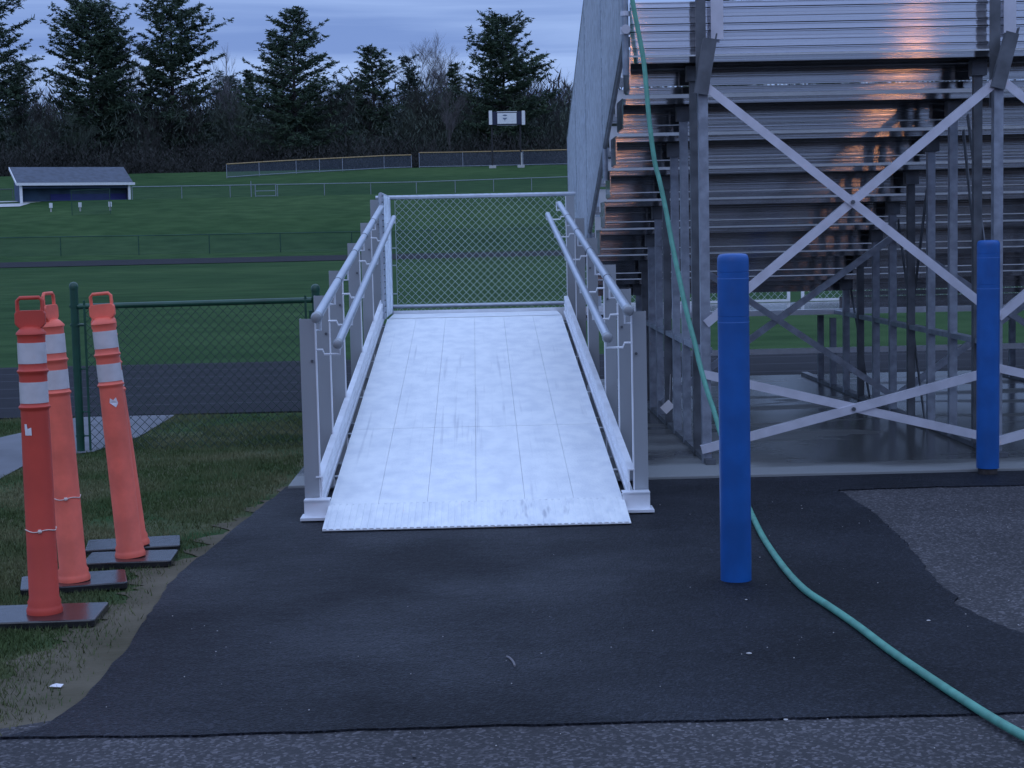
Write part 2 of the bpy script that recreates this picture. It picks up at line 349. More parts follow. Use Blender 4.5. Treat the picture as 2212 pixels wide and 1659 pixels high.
def sheet(name, pts, z, m, label, thick=0, kind='structure', cat='ground'):
    mb = MB()
    if thick: mb.prism([(p[0], p[1]) for p in pts], thick, 'z', z-thick)
    else:
        tr = tessellate_polygon([[Vector((p[0], p[1], 0)) for p in pts]])
        mb.add([(p[0], p[1], z) for p in pts], [tuple(t) for t in tr])
    return tag(mb.build(name, m), label, cat, kind=kind)
def wob(pts, step=.12, amp=.012, seed=0):
    out = []
    for a, b in zip(pts, pts[1:]):
        a, b = Vector((a[0], a[1])), Vector((b[0], b[1])); n = max(1, int((b-a).length/step)); d = (b-a); nr = Vector((-d.y, d.x)).normalized()
        for i in range(n):
            p = a+d*(i/n); k = noise.noise(Vector((p.x*5, p.y*5, seed)))*amp*1.6+noise.noise(Vector((p.x*17, p.y*17, seed+3)))*amp
            out.append(tuple(p+nr*k))
    out.append((pts[-1][0], pts[-1][1])); return out
def smooth(pts, n=6):
    out = []; k = len(pts)
    for i in range(k-1):
        p0, p1, p2, p3 = [Vector(pts[max(0, min(k-1, i+j))]) for j in (-1, 0, 1, 2)]
        for t in range(n):
            s = t/n; out.append(.5*((2*p1)+(-p0+p2)*s+(2*p0-5*p1+4*p2-p3)*s*s+(-p0+3*p1-3*p2+p3)*s**3))
    out.append(Vector(pts[-1])); return out

front = [G(x, y) for x, y in ((-40, 1601), (0, 1600), (300, 1596), (550, 1590), (830, 1581), (1100, 1572), (1650, 1560), (2212, 1546), (2500, 1539))]
leftc = [G(x, y) for x, y in ((632, 1046), (560, 1102), (500, 1152), (455, 1192), (385, 1245), (320, 1335), (262, 1420), (182, 1512), (110, 1567), (50, 1588), (0, 1600))]
patch = [G(x, y) for x, y in ((2700, 1455), (2400, 1410), (2212, 1375), (2150, 1355), (2115, 1335), (2060, 1300), (2000, 1230), (1950, 1165), (1915, 1140), (1868, 1100), (1812, 1062))]
patch2 = [G(x, y) for x, y in ((1812, 1062), (1990, 1056), (2212, 1051), (2700, 1040))]
SY = 10.16
old = [(-40, -30), (40, -30), (40, SY+.2), (front[-1].x+.1, SY+.2), (1.5, SY+.1), (1.5, 7.0), (-.8, 5.6), (front[0].x, front[0].y+.1), (-40, front[0].y-.25)]
sheet('road', old, .004, M['oldasphalt'], 'worn grey asphalt lot with pale speckled stones')
fl = wob([(p.x, p.y) for p in front], .08, .010, 1)
lc = wob([(p.x, p.y) for p in smooth(leftc[:-1], 5)], .07, .012, 2)
pc = wob([(p.x, p.y) for p in smooth(patch, 2)], .035, .020, 5)
p2 = wob([(p.x, p.y) for p in patch2], .1, .015, 9)
poly = fl[1:] + [(patch[0].x, patch[0].y)] + pc[1:] + p2[1:] + [(patch2[-1].x, SY), (leftc[0].x, SY)] + lc[1:]
sheet('pavement', poly, .012, M['newasphalt'], 'fresh black asphalt apron at the foot of the ramp', thick=.009)
# soil strip along the asphalt's left edge
soil = [(p.x, p.y) for p in leftc]
innr = []
for i, p in enumerate(leftc):
    wd = [.02, .04, .07, .11, .18, .24, .30, .38, .50, .50, .40][i]
    innr.append((p.x-wd, p.y+wd*.35))
sp = wob(soil, .08, .01, 11) + wob([(-3.6, front[0].y+.35)] + innr[::-1], .05, .11, 15)
tag(sheet('bare_soil', [(x+.03, y-.01) for x, y in wob(soil, .08, .01, 11)] + [(-4.2, front[0].y-.15), (-4.2, front[0].y+.45)] + wob(innr[::-1], .05, .10, 15), .003, M['dirt'], 'bare brown soil along the edge of the asphalt'))
# slab under bleachers and ramp
mb = MB().box(-1.20, 12, SY, 17.3, -.1, .03); mb.build('concrete_pad', M['slab'], bevel=.006)
tag(bpy.data.objects['concrete_pad'], 'wet grey concrete pad under the bleachers and the ramp', 'concrete pad', kind='structure')
mb = MB(); mb.box(-120, 120, 14.9, 21.3, -.05, .012)
tag(mb.build('running_track', M['track']), 'dark running track lanes close behind the fence', 'track', kind='structure')
mb = MB(); mb.add([(-200, 96, hz(96)+.03), (300, 96, hz(96)+.03), (300, 105, hz(105)+.03), (-200, 105, hz(105)+.03)], [(0, 1, 2, 3)])
tag(mb.build('far_running_track', M['track']), 'far straight of the running track below the bank', 'track', kind='structure')
pth = [G(x, y) for x, y in ((-300, 1140), (-40, 1058), (58, 1004), (130, 985), (200, 978), (245, 962), (300, 945), (388, 892), (200, 893), (60, 933), (-60, 960), (-300, 1005))]
sheet('path', [(p.x, p.y) for p in pth], .006, M['path'], 'pale concrete path leading through the gateway to the track')
# gravel spot beside the dugout
p0 = P(-60, 428, 136)
mb = MB(); mb.add([(p0.x-5, 134, hz(134)+.05), (p0.x+4.2, 134.5, hz(134.5)+.05), (p0.x+4.6, 139, hz(139)+.08), (p0.x-5, 139, hz(139)+.08)], [(0, 1, 2, 3)])
tag(mb.build('gravel_path', M['concrete_w']), 'pale gravel path beside the dugout', 'path', kind='structure')

# turf blades near the camera
def inpoly(x, y, pl):
    c = False; n = len(pl); j = n-1
    for i in range(n):
        if (pl[i][1] > y) != (pl[j][1] > y) and x < (pl[j][0]-pl[i][0])*(y-pl[i][1])/(pl[j][1]-pl[i][1])+pl[i][0]: c = not c
        j = i
    return c
rg = random.Random(3)
edge = [(p.x, p.y) for p in leftc]
def edge_x(y):
    for (ax, ay), (bx, by) in zip(edge, edge[1:]):
        if by <= y <= ay: return bx+(ax-bx)*(y-by)/(ay-by)
    return -1.2 if y > edge[0][1] else -9
pthp = [(p.x, p.y) for p in pth]
mb = MB()
cnt = 0
while cnt < 120000:
    y = 5.0+(15.0-5.0)*rg.random()**1.15; x = rg.uniform(-.32*y-.4, -.9)
    if y > 14.9: continue
    ex = edge_x(y) if y < edge[0][1] else -1.2
    if x > ex-.02 or inpoly(x, y, pthp): continue
    cnt += 1
    d = ex-x
    dens = noise.noise(Vector((x*1.5, y*1.5, 4.4)))*.5+.5
    wdt = .09+.42*max(0, min(1, (9.5-y)/4))
    if d < wdt and rg.random() > (d/wdt)**1.5*.7: continue
    if dens < .38 and rg.random() < .6: continue
    h = rg.uniform(.009, .024)*(1+.5*dens); a = rg.uniform(0, 6.28); wd = rg.uniform(.002, .0042); ln = rg.uniform(.2, 1.0)*h; b = rg.uniform(0, 6.28)
    ca, sa = math.cos(a)*wd, math.sin(a)*wd
    mb.add([(x-ca, y-sa, -.004), (x+ca, y+sa, -.004), (x+math.cos(b)*ln, y+math.sin(b)*ln, h)], [(0, 1, 2)])
tag(mb.build('grass', M['blade'], fix=False), 'short patchy turf growing beside the asphalt', 'grass', kind='stuff')

# ------------------------------------------------------------------ the ramp
RT = empty('access_ramp', (-.03, 9.2, 0), 'frosty aluminium access ramp rising between two rows of posts', 'ramp')
Y0, Y1, Z0, Z1 = 9.0, 15.3, .088, .803
SL = (Z1-Z0)/(Y1-Y0)
def dz(y): return Z0+SL*(y-Y0)
XL, XR = -.842, .768
seams = [Y0, 10.82, Y1]
up = Vector((0, -SL, 1)).normalized()
for i, (a, b) in enumerate(zip(seams, seams[1:])):
    mb = MB(); n = 6; wv = (XR-XL)/n
    for k in range(n):                       # six extruded planks per panel, hairline joints
        x0, x1 = XL+k*wv+.0008, XL+(k+1)*wv-.0008; g = .008
        mb.add([(x0,a+g,dz(a)-.03),(x1,a+g,dz(a)-.03),(x1,b-g,dz(b)-.03),(x0,b-g,dz(b)-.03),(x0,a+g,dz(a)),(x1,a+g,dz(a)),(x1,b-g,dz(b)),(x0,b-g,dz(b))],
               [(0,3,2,1),(4,5,6,7),(0,1,5,4),(1,2,6,5),(2,3,7,6),(3,0,4,7)])
    mb.build('deck_panel', M['deck'], RT)
# toe plate, ribbed
mb = MB(); nr = 46
for k in range(nr):
    x0 = XL+(XR-XL+.006)*k/nr; x1 = x0+(XR-XL)/nr*.62; xe = XL+(XR-XL+.006)*(k+1)/nr
    for (p, q, h) in ((x0, x1, .006), (x1, xe, 0)):
        mb.add([(p, 8.57, .019), (q, 8.57, .019), (q, 8.998, .083), (p, 8.998, .083), (p, 8.57, .024+h), (q, 8.57, .024+h), (q, 8.998, .088+h), (p, 8.998, .088+h)],
               [(0,3,2,1),(4,5,6,7),(0,1,5,4),(1,2,6,5),(2,3,7,6),(3,0,4,7)])
mb.build('toe_plate', M['toe'], RT)
# landing
mb = MB(); mb.box(XL+.01, XR, 15.37, 16.25, .765, .805); mb.build('landing_deck', M['deck'], RT)
mb = MB(); mb.box(XL+.01, 2.2, 16.26, 16.31, .70, .835); mb.build('kick_plate', M['alu'], RT)
# side channels with lips and ribs
def channel(x, s):
    mb = MB(); a, b = 9.04, 15.5; h = .150; base = -.010
    def strip(xa, xb, za, zb):
        xa, xb = min(xa, xb), max(xa, xb)
        mb.add([(xa,a,dz(a)+za),(xb,a,dz(a)+za),(xb,b,dz(b)+za),(xa,b,dz(b)+za),(xa,a,dz(a)+zb),(xb,a,dz(a)+zb),(xb,b,dz(b)+zb),(xa,b,dz(b)+zb)],
               [(0,3,2,1),(4,5,6,7),(0,1,5,4),(1,2,6,5),(2,3,7,6),(3,0,4,7)])
    strip(x, x+s*.006, base, base+h)
    strip(x-s*.004, x+s*.034, base+h, base+h+.008)
    strip(x, x+s*.036, base-.008, base)
    strip(x-s*.006, x, base+h*.48, base+h*.56)
    strip(x-s*.010, x, base+.0, base+.020)
    strip(x-s*.005, x, base+h*.86, base+h*.96)
    return mb.build('side_channel', M['alu'], RT)
channel(-.880, -1); channel(.806, 1)
# little straps across the dark gap, cross members below
for y in (9.2, 9.75, 10.85, 12.0, 13.4, 15.1):
    for xa, xb in ((-.878, -.835), (.76, .804)): MB().box(xa, xb, y-.02, y+.02, dz(y)-.036, dz(y)-.031).build('gap_strap', M['alu'], RT)
for y in (10.1, 11.2, 12.8, 14.3, 15.3):
    MB().box(-.905, .845, y-.03, y+.03, dz(y)-.14, dz(y)-.045).build('cross_member', M['postalu'], RT)
# bottom cross beam (upside down tee)
mb = MB()
for xa, xb in ((-.975, -.835), (.765, .915)): mb.box(xa, xb, 8.965, 8.98, .034, .117); mb.box(xa, xb, 8.955, 9.045, .117, .124)
mb.box(-.835, .765, 8.965, 8.98, .034, .070); mb.box(-.992, .932, 8.90, 9.05, .0195, .034)
mb.build('cross_beam', M['alu'], RT)
# posts: channel section, web towards the camera
POSTS = [(9.05, 1.107), (10.05, 1.20), (11.13, 1.33), (12.8, 1.51), (14.3, 1.68), (15.7, 1.91)]
for (y, zt) in POSTS:
    for x0, x1, inner in ((-.995, -.908, 1), (.850, .928, 0)):
        if y < 9.5: x0 += .017*inner-.010*(1-inner); x1 += .012*inner-.012*(1-inner)
        mb = MB(); zb = .1245 if y < 9.5 else .031
        mb.box(x0, x1, y, y+.005, zb, zt)
        mb.box(x0, x0+.005, y+.005, y+.05, zb, zt); mb.box(x1-.005, x1, y+.005, y+.05, zb, zt)
        xi = x1+.003 if inner else x0-.003
        pst = mb.build('post', M['postalu'], RT)
        # stiffening lip on the inner edge and two bolts
        b = MB(); xe = x1 if inner else x0-.007
        b.box(xe, xe+.007, y-.004, y+.03, zb, zt-.005); b.build('edge_lip', M['alu'], pst)
        xq = x1-.018 if inner else x0+.018
        MB().tube([(xq, y-.012, zt-.23), (xq, y+.001, zt-.23)], .008, 8).build('bolt', M['galvdark'], pst)
# feet
for (y, zt) in POSTS[1:]:
    for xc in (-.955, .89):
        MB().box(xc-.07, xc+.07, y-.04, y+.09, .031, .040).build('foot_plate', M['galv'], RT)
# handrails
def handrail(X, a, b, r, joints, X2=None):
    a, b = Vector((X, *a)), Vector((X if X2 is None else X2, *b))
    pts = [a+(b-a)*(i/8) for i in range(9)]
    o = MB().tube(pts, r, 16).build('handrail', M['rail'], RT, smooth=True)
    d = (b-a).normalized()
    MB().tube([a-d*.035, a-d*.03, a-d*.012, a+d*.012], [r*.55, r*1.0, r*1.28, r*1.22], 16).build('end_cap', M['postalu'], o, smooth=True)
    for t in joints:
        p = a+(b-a)*t; MB().tube([p-d*.004, p+d*.004], r*1.10, 16).build('joint_ring', M['galvdark'], o)
    return o
UL = ((8.92, 1.121), (15.25, 1.826)); LLr = ((9.0, .972), (15.45, 1.735))
ulo = handrail(-.868, *UL, .0255, (.22, .45, .62, .80)); llo = handrail(-.765, *LLr, .0235, ())
uro = handrail(.806, *UL, .0255, (.20, .42, .62, .80), .762); lro = handrail(.698, *LLr, .0235, (), .662)
def rz(seg, y): (a, za), (b, zb) = seg; return za+(zb-za)*(y-a)/(b-a)
for (y, zt) in POSTS:
    for sgn, xo, xi, ro, ri in ((-1, -.91, (-.868, -.765), ulo, llo), (1, .85, (.806-.007*(y-8.92), .698-.0056*(y-9)), uro, lro)):
        yy = max(y, 9.10)
        MB().tube([(xo, yy+.01, rz(UL, yy)-.10), (xi[0], yy+.01, rz(UL, yy)-.10), (xi[0], yy+.01, rz(UL, yy)-.02)], .007, 8).build('bracket', M['alu'], ro, smooth=True)
        s = -sgn
        z2 = rz(LLr, yy)-.075
        MB().tube([(xo, yy-.004, z2+.025), (xo+s*.05, yy-.004, z2+.025), (xo+s*.06, yy-.004, z2), (xi[1], yy-.004, z2), (xi[1], yy-.004, z2+.06)], .0065, 8).build('bracket', M['alu'], ri, smooth=True)

# ------------------------------------------------------------------ chain-link panels by the landing
def panel_thing(name, label, loc): return empty(name, loc, label, 'chain-link fence')
FY = 16.42
LF = panel_thing('chain_link_fence', 'silver chain-link panel closing the top landing of the ramp', (-.87, FY, .80))
zt, zbm = 1.945, .872
MB().tube([(-.985, FY, zt), (1.22, FY, zt)], .021, 14).build('top_rail', M['rail'], LF, smooth=True)
MB().tube([(-.86, FY, zbm), (1.22, FY, zbm)], .019, 14).build('bottom_rail', M['rail'], LF, smooth=True)
for x in (-.86, 1.20): MB().tube([(x, FY, .80), (x, FY, zt)], .021, 14).build('fence_post', M['rail'], LF, smooth=True)
MB().box(-.800, -.794, FY-.012, FY-.006, .81, zt-.03).build('tension_bar', M['wire'], LF)
for z in (1.0, 1.28, 1.45, 1.75): MB().box(-.86, -.797, FY-.014, FY-.010, z-.006, z+.006).build('tension_band', M['wire'], LF)
mb = chainlink(MB(), (-.797, FY-.012, .82), (1, 0, 0), (0, 0, 1), 1.99, 1.145, .0718, .0026)
mb.build('wire_mesh', M['wire'], LF, fix=False)
# side panel at the left of the landing, seen almost edge on
SF = panel_thing('chain_link_fence', 'silver chain-link panel seen edge-on at the left of the landing', (-.87, 15.3, .80))
for y in (15.28, 16.36): MB().tube([(-.87, y, .806), (-.87, y, 1.95)], .021, 14).build('fence_post', M['rail'], SF, smooth=True)
MB().tube([(-.87, 15.28, 1.945), (-.87, 16.36, 1.945)], .021, 14).build('top_rail', M['rail'], SF, smooth=True)
MB().tube([(-.87, 15.28, .875), (-.87, 16.36, .875)], .018, 14).build('bottom_rail', M['rail'], SF, smooth=True)
chainlink(MB(), (-.845, 15.27, .82), (0, 1, 0), (0, 0, 1), 1.10, 1.12, .0718, .0035, (1, 0, 0)).build('wire_mesh', M['wirebright'], SF, fix=False)
mb = MB()
for i in range(20): mb.tube([(-.893, 15.28, .86+i*.056), (-.847, 15.26, .87+i*.056)], .0045, 6)
mb.build('wire_tie', M['galvdark'], SF)

# ------------------------------------------------------------------ bleachers
BL = empty('bleachers', (1.47, 10.75, .03), 'aluminium grandstand seen from behind with stepped rows on galvanised frames', 'bleachers')
XB0, XB1 = 1.03, 11.4
ROW = [(10.95+.57*k, 2.68-.222*k) for k in range(8)]
def ribbed(mb, x0, x1, y, z0, z1, ribs=2, t=.012, lip=.012, cham=.0):
    """vertical board facing -Y with shallow horizontal ribs"""
    prof = []
    h = z1-z0
    prof = [(y-lip, z0), (y-lip, z0+.006), (y, z0+.007)]
    for i in range(ribs):
        c = z0+h*(i+1)/(ribs+1); prof += [(y, c-.008), (y-.007, c-.005), (y-.007, c+.005), (y, c+.008)]
    prof += [(y, z1-.007), (y-lip, z1-.006), (y-lip, z1-cham), (y-lip+cham*1.1, z1), (y+t+cham, z1), (y+t+cham, z1-.003), (y+t, z1-.003), (y+t, z0)]
    mb.prism(prof, x1-x0, 'x', x0); return mb
# top fascia (open to the sky behind us)
for i, (z0, z1, rb) in enumerate(((2.688, 2.728, 0), (2.734, 2.835, 1), (2.841, 2.882, 0), (2.889, 2.985, 1), (2.991, 3.028, 0))):
    ribbed(MB(), XB0, XB1, 10.93+.004*(i % 2), z0, z1, rb).build('fascia_board', M['fascia'], BL)
MB().box(XB0, XB1, 10.9465, 10.950, 2.69, 3.02).build('fascia_backing', M['galvdark'], BL)
# tread planks, risers and seats
for k, (y, z) in enumerate(ROW):
    for j in range(2):
        ya = y+j*.192
        mb = MB(); mb.box(XB0, XB1, ya, ya+.187, z-.006, z)
        for q in range(4): mb.box(XB0, XB1, ya+.002+q*.058, ya+.008+q*.058, z-.040, z-.006)
        mb.build('foot_plank', M['plank'], BL)
    yb = y+.405; zb = z-.222
    ribbed(MB(), XB0, XB1, yb, zb+.068, z-.024, 1, lip=.014, cham=.014).build('riser_board', M['plank'], BL)
    ribbed(MB(), XB0 if k < 7 else 3.42, XB1, yb+.006, zb+.014, zb+.060, 0).build('riser_board', M['plank'], BL)
    mb = MB(); mb.box(XB0, XB1, y+.06, y+.30, z+.395, z+.43); mb.box(XB0, XB1, y+.06, y+.07, z+.36, z+.395)
    if k > 0: mb.build('seat_plank', M['plank'], BL)
    MB().box(XB0, XB1, y+.66, y+.67, z-.07, z+.12).build('gap_light_board', M['gap_light'], BL)  # added pale board, seen through the row gap as a bright line
# front walkway beyond the lowest row, and its riser (open in the first bay)
mb = MB(); mb.box(XB0, XB1, 15.62, 17.45, .775, .785)
for q in range(9): mb.box(XB0, XB1, 15.66+q*.2, 15.668+q*.2, .745, .775)
mb.build('walkway', M['plank'], BL)
ribbed(MB(), 3.42, XB1, 15.64, .79, .90, 1).build('riser_board', M['plank'], BL)
# frames
FX = [1.47, 3.375, 5.28, 7.185, 9.09]
for fi, X in enumerate(FX):
    # back post, tall, with splice channel and guard post
    MB().box(X-.03, X+.03, 10.70, 10.76, .031, 2.45).build('back_post', M['galv'], BL)
    MB().box(X-.032, X+.032, 10.775, 10.80, 2.30, 3.9).build('back_post_extension', M['galvdark'], BL)
    mb = MB(); s = -.045 if X < 3.5 and X < 2 else .07
    a, b = Vector((X-.018, 10.66, 2.41)), Vector((X+.045 if fi == 0 else X+.075, 10.66, 2.76))
    mb.bar(a, b, .085, .006, (0, 1, 0)); 
    mb.bar(a+Vector((-.042, .018, .01)), b+Vector((-.042, .018, 0)), .006, .04, (0, 1, 0)); mb.bar(a+Vector((.042, .018, 0)), b+Vector((.042, .018, .03)), .006, .04, (0, 1, 0))
    mb.build('splice_channel', M['galvdark'], BL)
    MB().box(X+.075, X+.155, 10.84, 10.85, 2.775, 3.9).build('guard_post', M['brace'], BL)
    # uprights
    for k in range(0, 10):
        yu = 11.14+.57*k; zt = ROW[k][1]-.045 if k < 8 else .70
        if k < 9 or True:
            mb = MB(); mb.box(X-.028, X+.028, yu, yu+.004, .04, zt); mb.box(X-.028, X-.024, yu+.004, yu+.05, .04, zt)
            mb.build('upright', M['galvdark'] if k in (0, 3, 6) else M['galv'], BL)
            if k < 8: MB().box(X-.05, X+.05, yu-.03, yu+.06, zt-.10, zt).build('support_bracket', M['galvdark'], BL)
    MB().box(X-.02, X+.05, 10.77, 17.0, .745, .780).build('frame_beam', M['galv'], BL)
    MB().box(X-.02, X+.045, 10.62, 17.2, .031, .065).build('base_beam', M['galvdark'], BL)
    for (ya, za, yb_, zb_) in ((10.85, .07, 11.6, 2.2), (11.5, 2.3, 10.85, .80), (12.6, .07, 13.4, 1.6), (14.4, .07, 15.2, 1.1), (12.5, 1.9, 13.0, .80)):
        MB().bar((X+.035, ya, za), (X+.035, yb_, zb_), .045, .008, (1, 0, 0)).build('frame_diagonal', M['galvdark'], BL)
    if fi < len(FX)-1:
        X2 = FX[fi+1]
        def brace(p, q, w=.055, m='brace', name='cross_brace'):
            mb = MB(); mb.bar(p, q, w, .005, (0, 1, 0)); p, q = Vector(p), Vector(q); up_ = Vector((0, 1, 0)); t = (q-p).normalized(); sd = t.cross(up_).normalized()
            if sd.z < 0: sd = -sd
            mb.bar(p+sd*(w/2-.002)+Vector((0, .022, 0)), q+sd*(w/2-.002)+Vector((0, .022, 0)), .004, .04, (0, 1, 0)); return mb.build(name, M[m], BL)
        brace((X, 10.675, 2.47), (X2, 10.675, .94)); brace((X, 10.682+.006, .94), (X2, 10.688, 2.47))
        brace((X-.04, 10.675, .122), (X2, 10.675, .60)); brace((X-.02, 10.688, .615), (X2+.02, 10.688, .135))
        for xm, zm in (((X+X2)/2, 1.705), ((X+X2)/2, .367)): MB().tube([(xm, 10.655, zm), (xm, 10.675, zm)], .014, 6).build('brace_bolt', M['galvdark'], BL)
        brace((X, 13.36, 1.47), (X2, 13.36, .16), .05, 'galv'); brace((X, 13.38, .16), (X2, 13.38, 1.47), .05, 'galv')
        brace((X, 15.58, .765), (X2, 15.58, .765), .050, 'alu', 'walkway_beam'); brace((X, 15.58, .40), (X2, 15.58, .40), .050, 'alu', 'walkway_beam')
# end trim boards stepping down the left side
for k, (y, z) in enumerate(ROW):
    MB().box(XB0-.008, XB0, y, y+.44, z-.20, z+.004).build('end_cap', M['plank'], BL)
# dangling tag under the first frame
tg = MB(); c0 = P(1441, 879, 12.6)
tg.bar(c0+Vector((-.03, 0, -.03)), c0+Vector((.035, 0, .03)), .07, .002, (0, 1, 0)); tg.tube([c0+Vector((.02, 0, .03)), c0+Vector((.03, .01, .25))], .0015, 4)
tag(tg.build('hanging_tag', M['paper']), 'small pale tag hanging from the nearest bleacher frame', 'tag')

# side guard of chain link
SG = empty('chain_link_guard', (.995, 10.95, 2.7), 'tall grey chain-link guard running down the left side of the bleachers', 'chain-link fence')
def gz(y): return 2.80-.335*(y-11.0)
u = Vector((0, 1, -.335))
chainlink(MB(), (.985, 10.95, gz(10.95)), u, (0, 0, 1), 6.75, 2.0, .0718, .0026, (1, 0, 0)).build('wire_mesh', M['wirebright'], SG, fix=False)
for dz_, nm, r in ((0.0, 'bottom_rail', .019), (2.02, 'top_rail', .021), (1.0, 'middle_rail', .016)):
    MB().tube([(1.0, 10.95, gz(10.95)+dz_), (1.0, 17.7, gz(17.7)+dz_)], r, 12).build(nm, M['galvdark' if nm == 'bottom_rail' else 'galv'], SG, smooth=True)
for y in (10.95, 12.8, 14.7, 16.2, 17.7):
    MB().tube([(1.0, y, gz(y)-.25), (1.0, y, gz(y)+2.02)], .022, 12).build('guard_post', M['galv'], SG, smooth=True)
mb = MB(); zc = gz(10.95)+.06
mb.tube([(1.0, 10.95, zc-.05), (1.0, 10.95, zc)], .034, 14); mb.tube([(1.0, 10.90, zc-.02), (1.0, 10.93, zc-.02)], .03, 14)
mb.tube([(1.0, 10.95, zc+.07), (1.0, 10.95, zc+.10)], .030, 14)
mb.build('clamp', M['brace'], SG, smooth=True)
# front guard panels beyond the walkway
for x0, x1, lb in ((1.25, 3.30, 'white framed chain-link guard glimpsed through the first bay of the bleachers'), (3.42, 5.2, 'white framed chain-link guard in front of the second bleacher bay'), (5.3, 7.1, 'white framed chain-link guard in front of the third bleacher bay')):
    FG = empty('front_guard', (x0, 17.5, .80), lb, 'chain-link fence')
    mb = MB(); mb.box(x0, x1, 17.48, 17.51, .79, .815); mb.box(x0, x1, 17.48, 17.51, 1.88, 1.91); mb.box(x0, x0+.03, 17.48, 17.51, .815, 1.88); mb.box(x1-.03, x1, 17.48, 17.51, .815, 1.88)
    mb.build('guard_frame', M['white'], FG)
    chainlink(MB(), (x0+.02, 17.49, .805), (1, 0, 0), (0, 0, 1), x1-x0-.04, 1.085, .0718, .0026).build('wire_mesh', M['wire'], FG, fix=False)

# ------------------------------------------------------------------ blue bollards
def bollard(base, h, rad, label, lift=0.0, lean=0.0):
    o = empty('bollard', base, label, 'bollard', 'blue bollards standing by the bleachers')
    x, y, z = base
    pr = [(rad, lift), (rad, lift+.004)]
    for zz in (h-.271, h-.080): pr += [(rad, zz-.010), (rad, zz-.002), (rad-.0014, zz-.001), (rad-.0014, zz+.001), (rad, zz+.002), (rad, zz+.010)]
    pr += [(rad, h-.035), (rad*.985, h-.020), (rad*.93, h-.009), (rad*.82, h-.003), (rad*.5, h)]
    MB().lathe([(r, zz+z) for r, zz in pr], 40, (x, y, 0)).build('cover', M['blue'], o, smooth=True)
    mb = MB()
    for zz in (h-.295, h-.107): mb.lathe([(rad+.0008, z+zz-.0018), (rad+.0008, z+zz+.0018)], 40, (x, y, 0))
    mb.build('seam', M['blueline'], o)
    MB().lathe([(rad-.01, z-.02), (rad-.01, z+lift+.02)], 24, (x, y, 0)).build('pipe', M['iron'], o)
    return o
b1 = G(1590, 1252, .012); b1 = Vector((b1.x, b1.y, .010)); bollard(b1, 1.425, .0675, 'near blue plastic bollard standing on the black asphalt')
b2 = G(2133, 1020, .018); bollard(Vector((b2.x, 10.08, .012)), 1.435, .0685, 'far blue plastic bollard against the slab with its rusty pipe showing below', lift=.035)

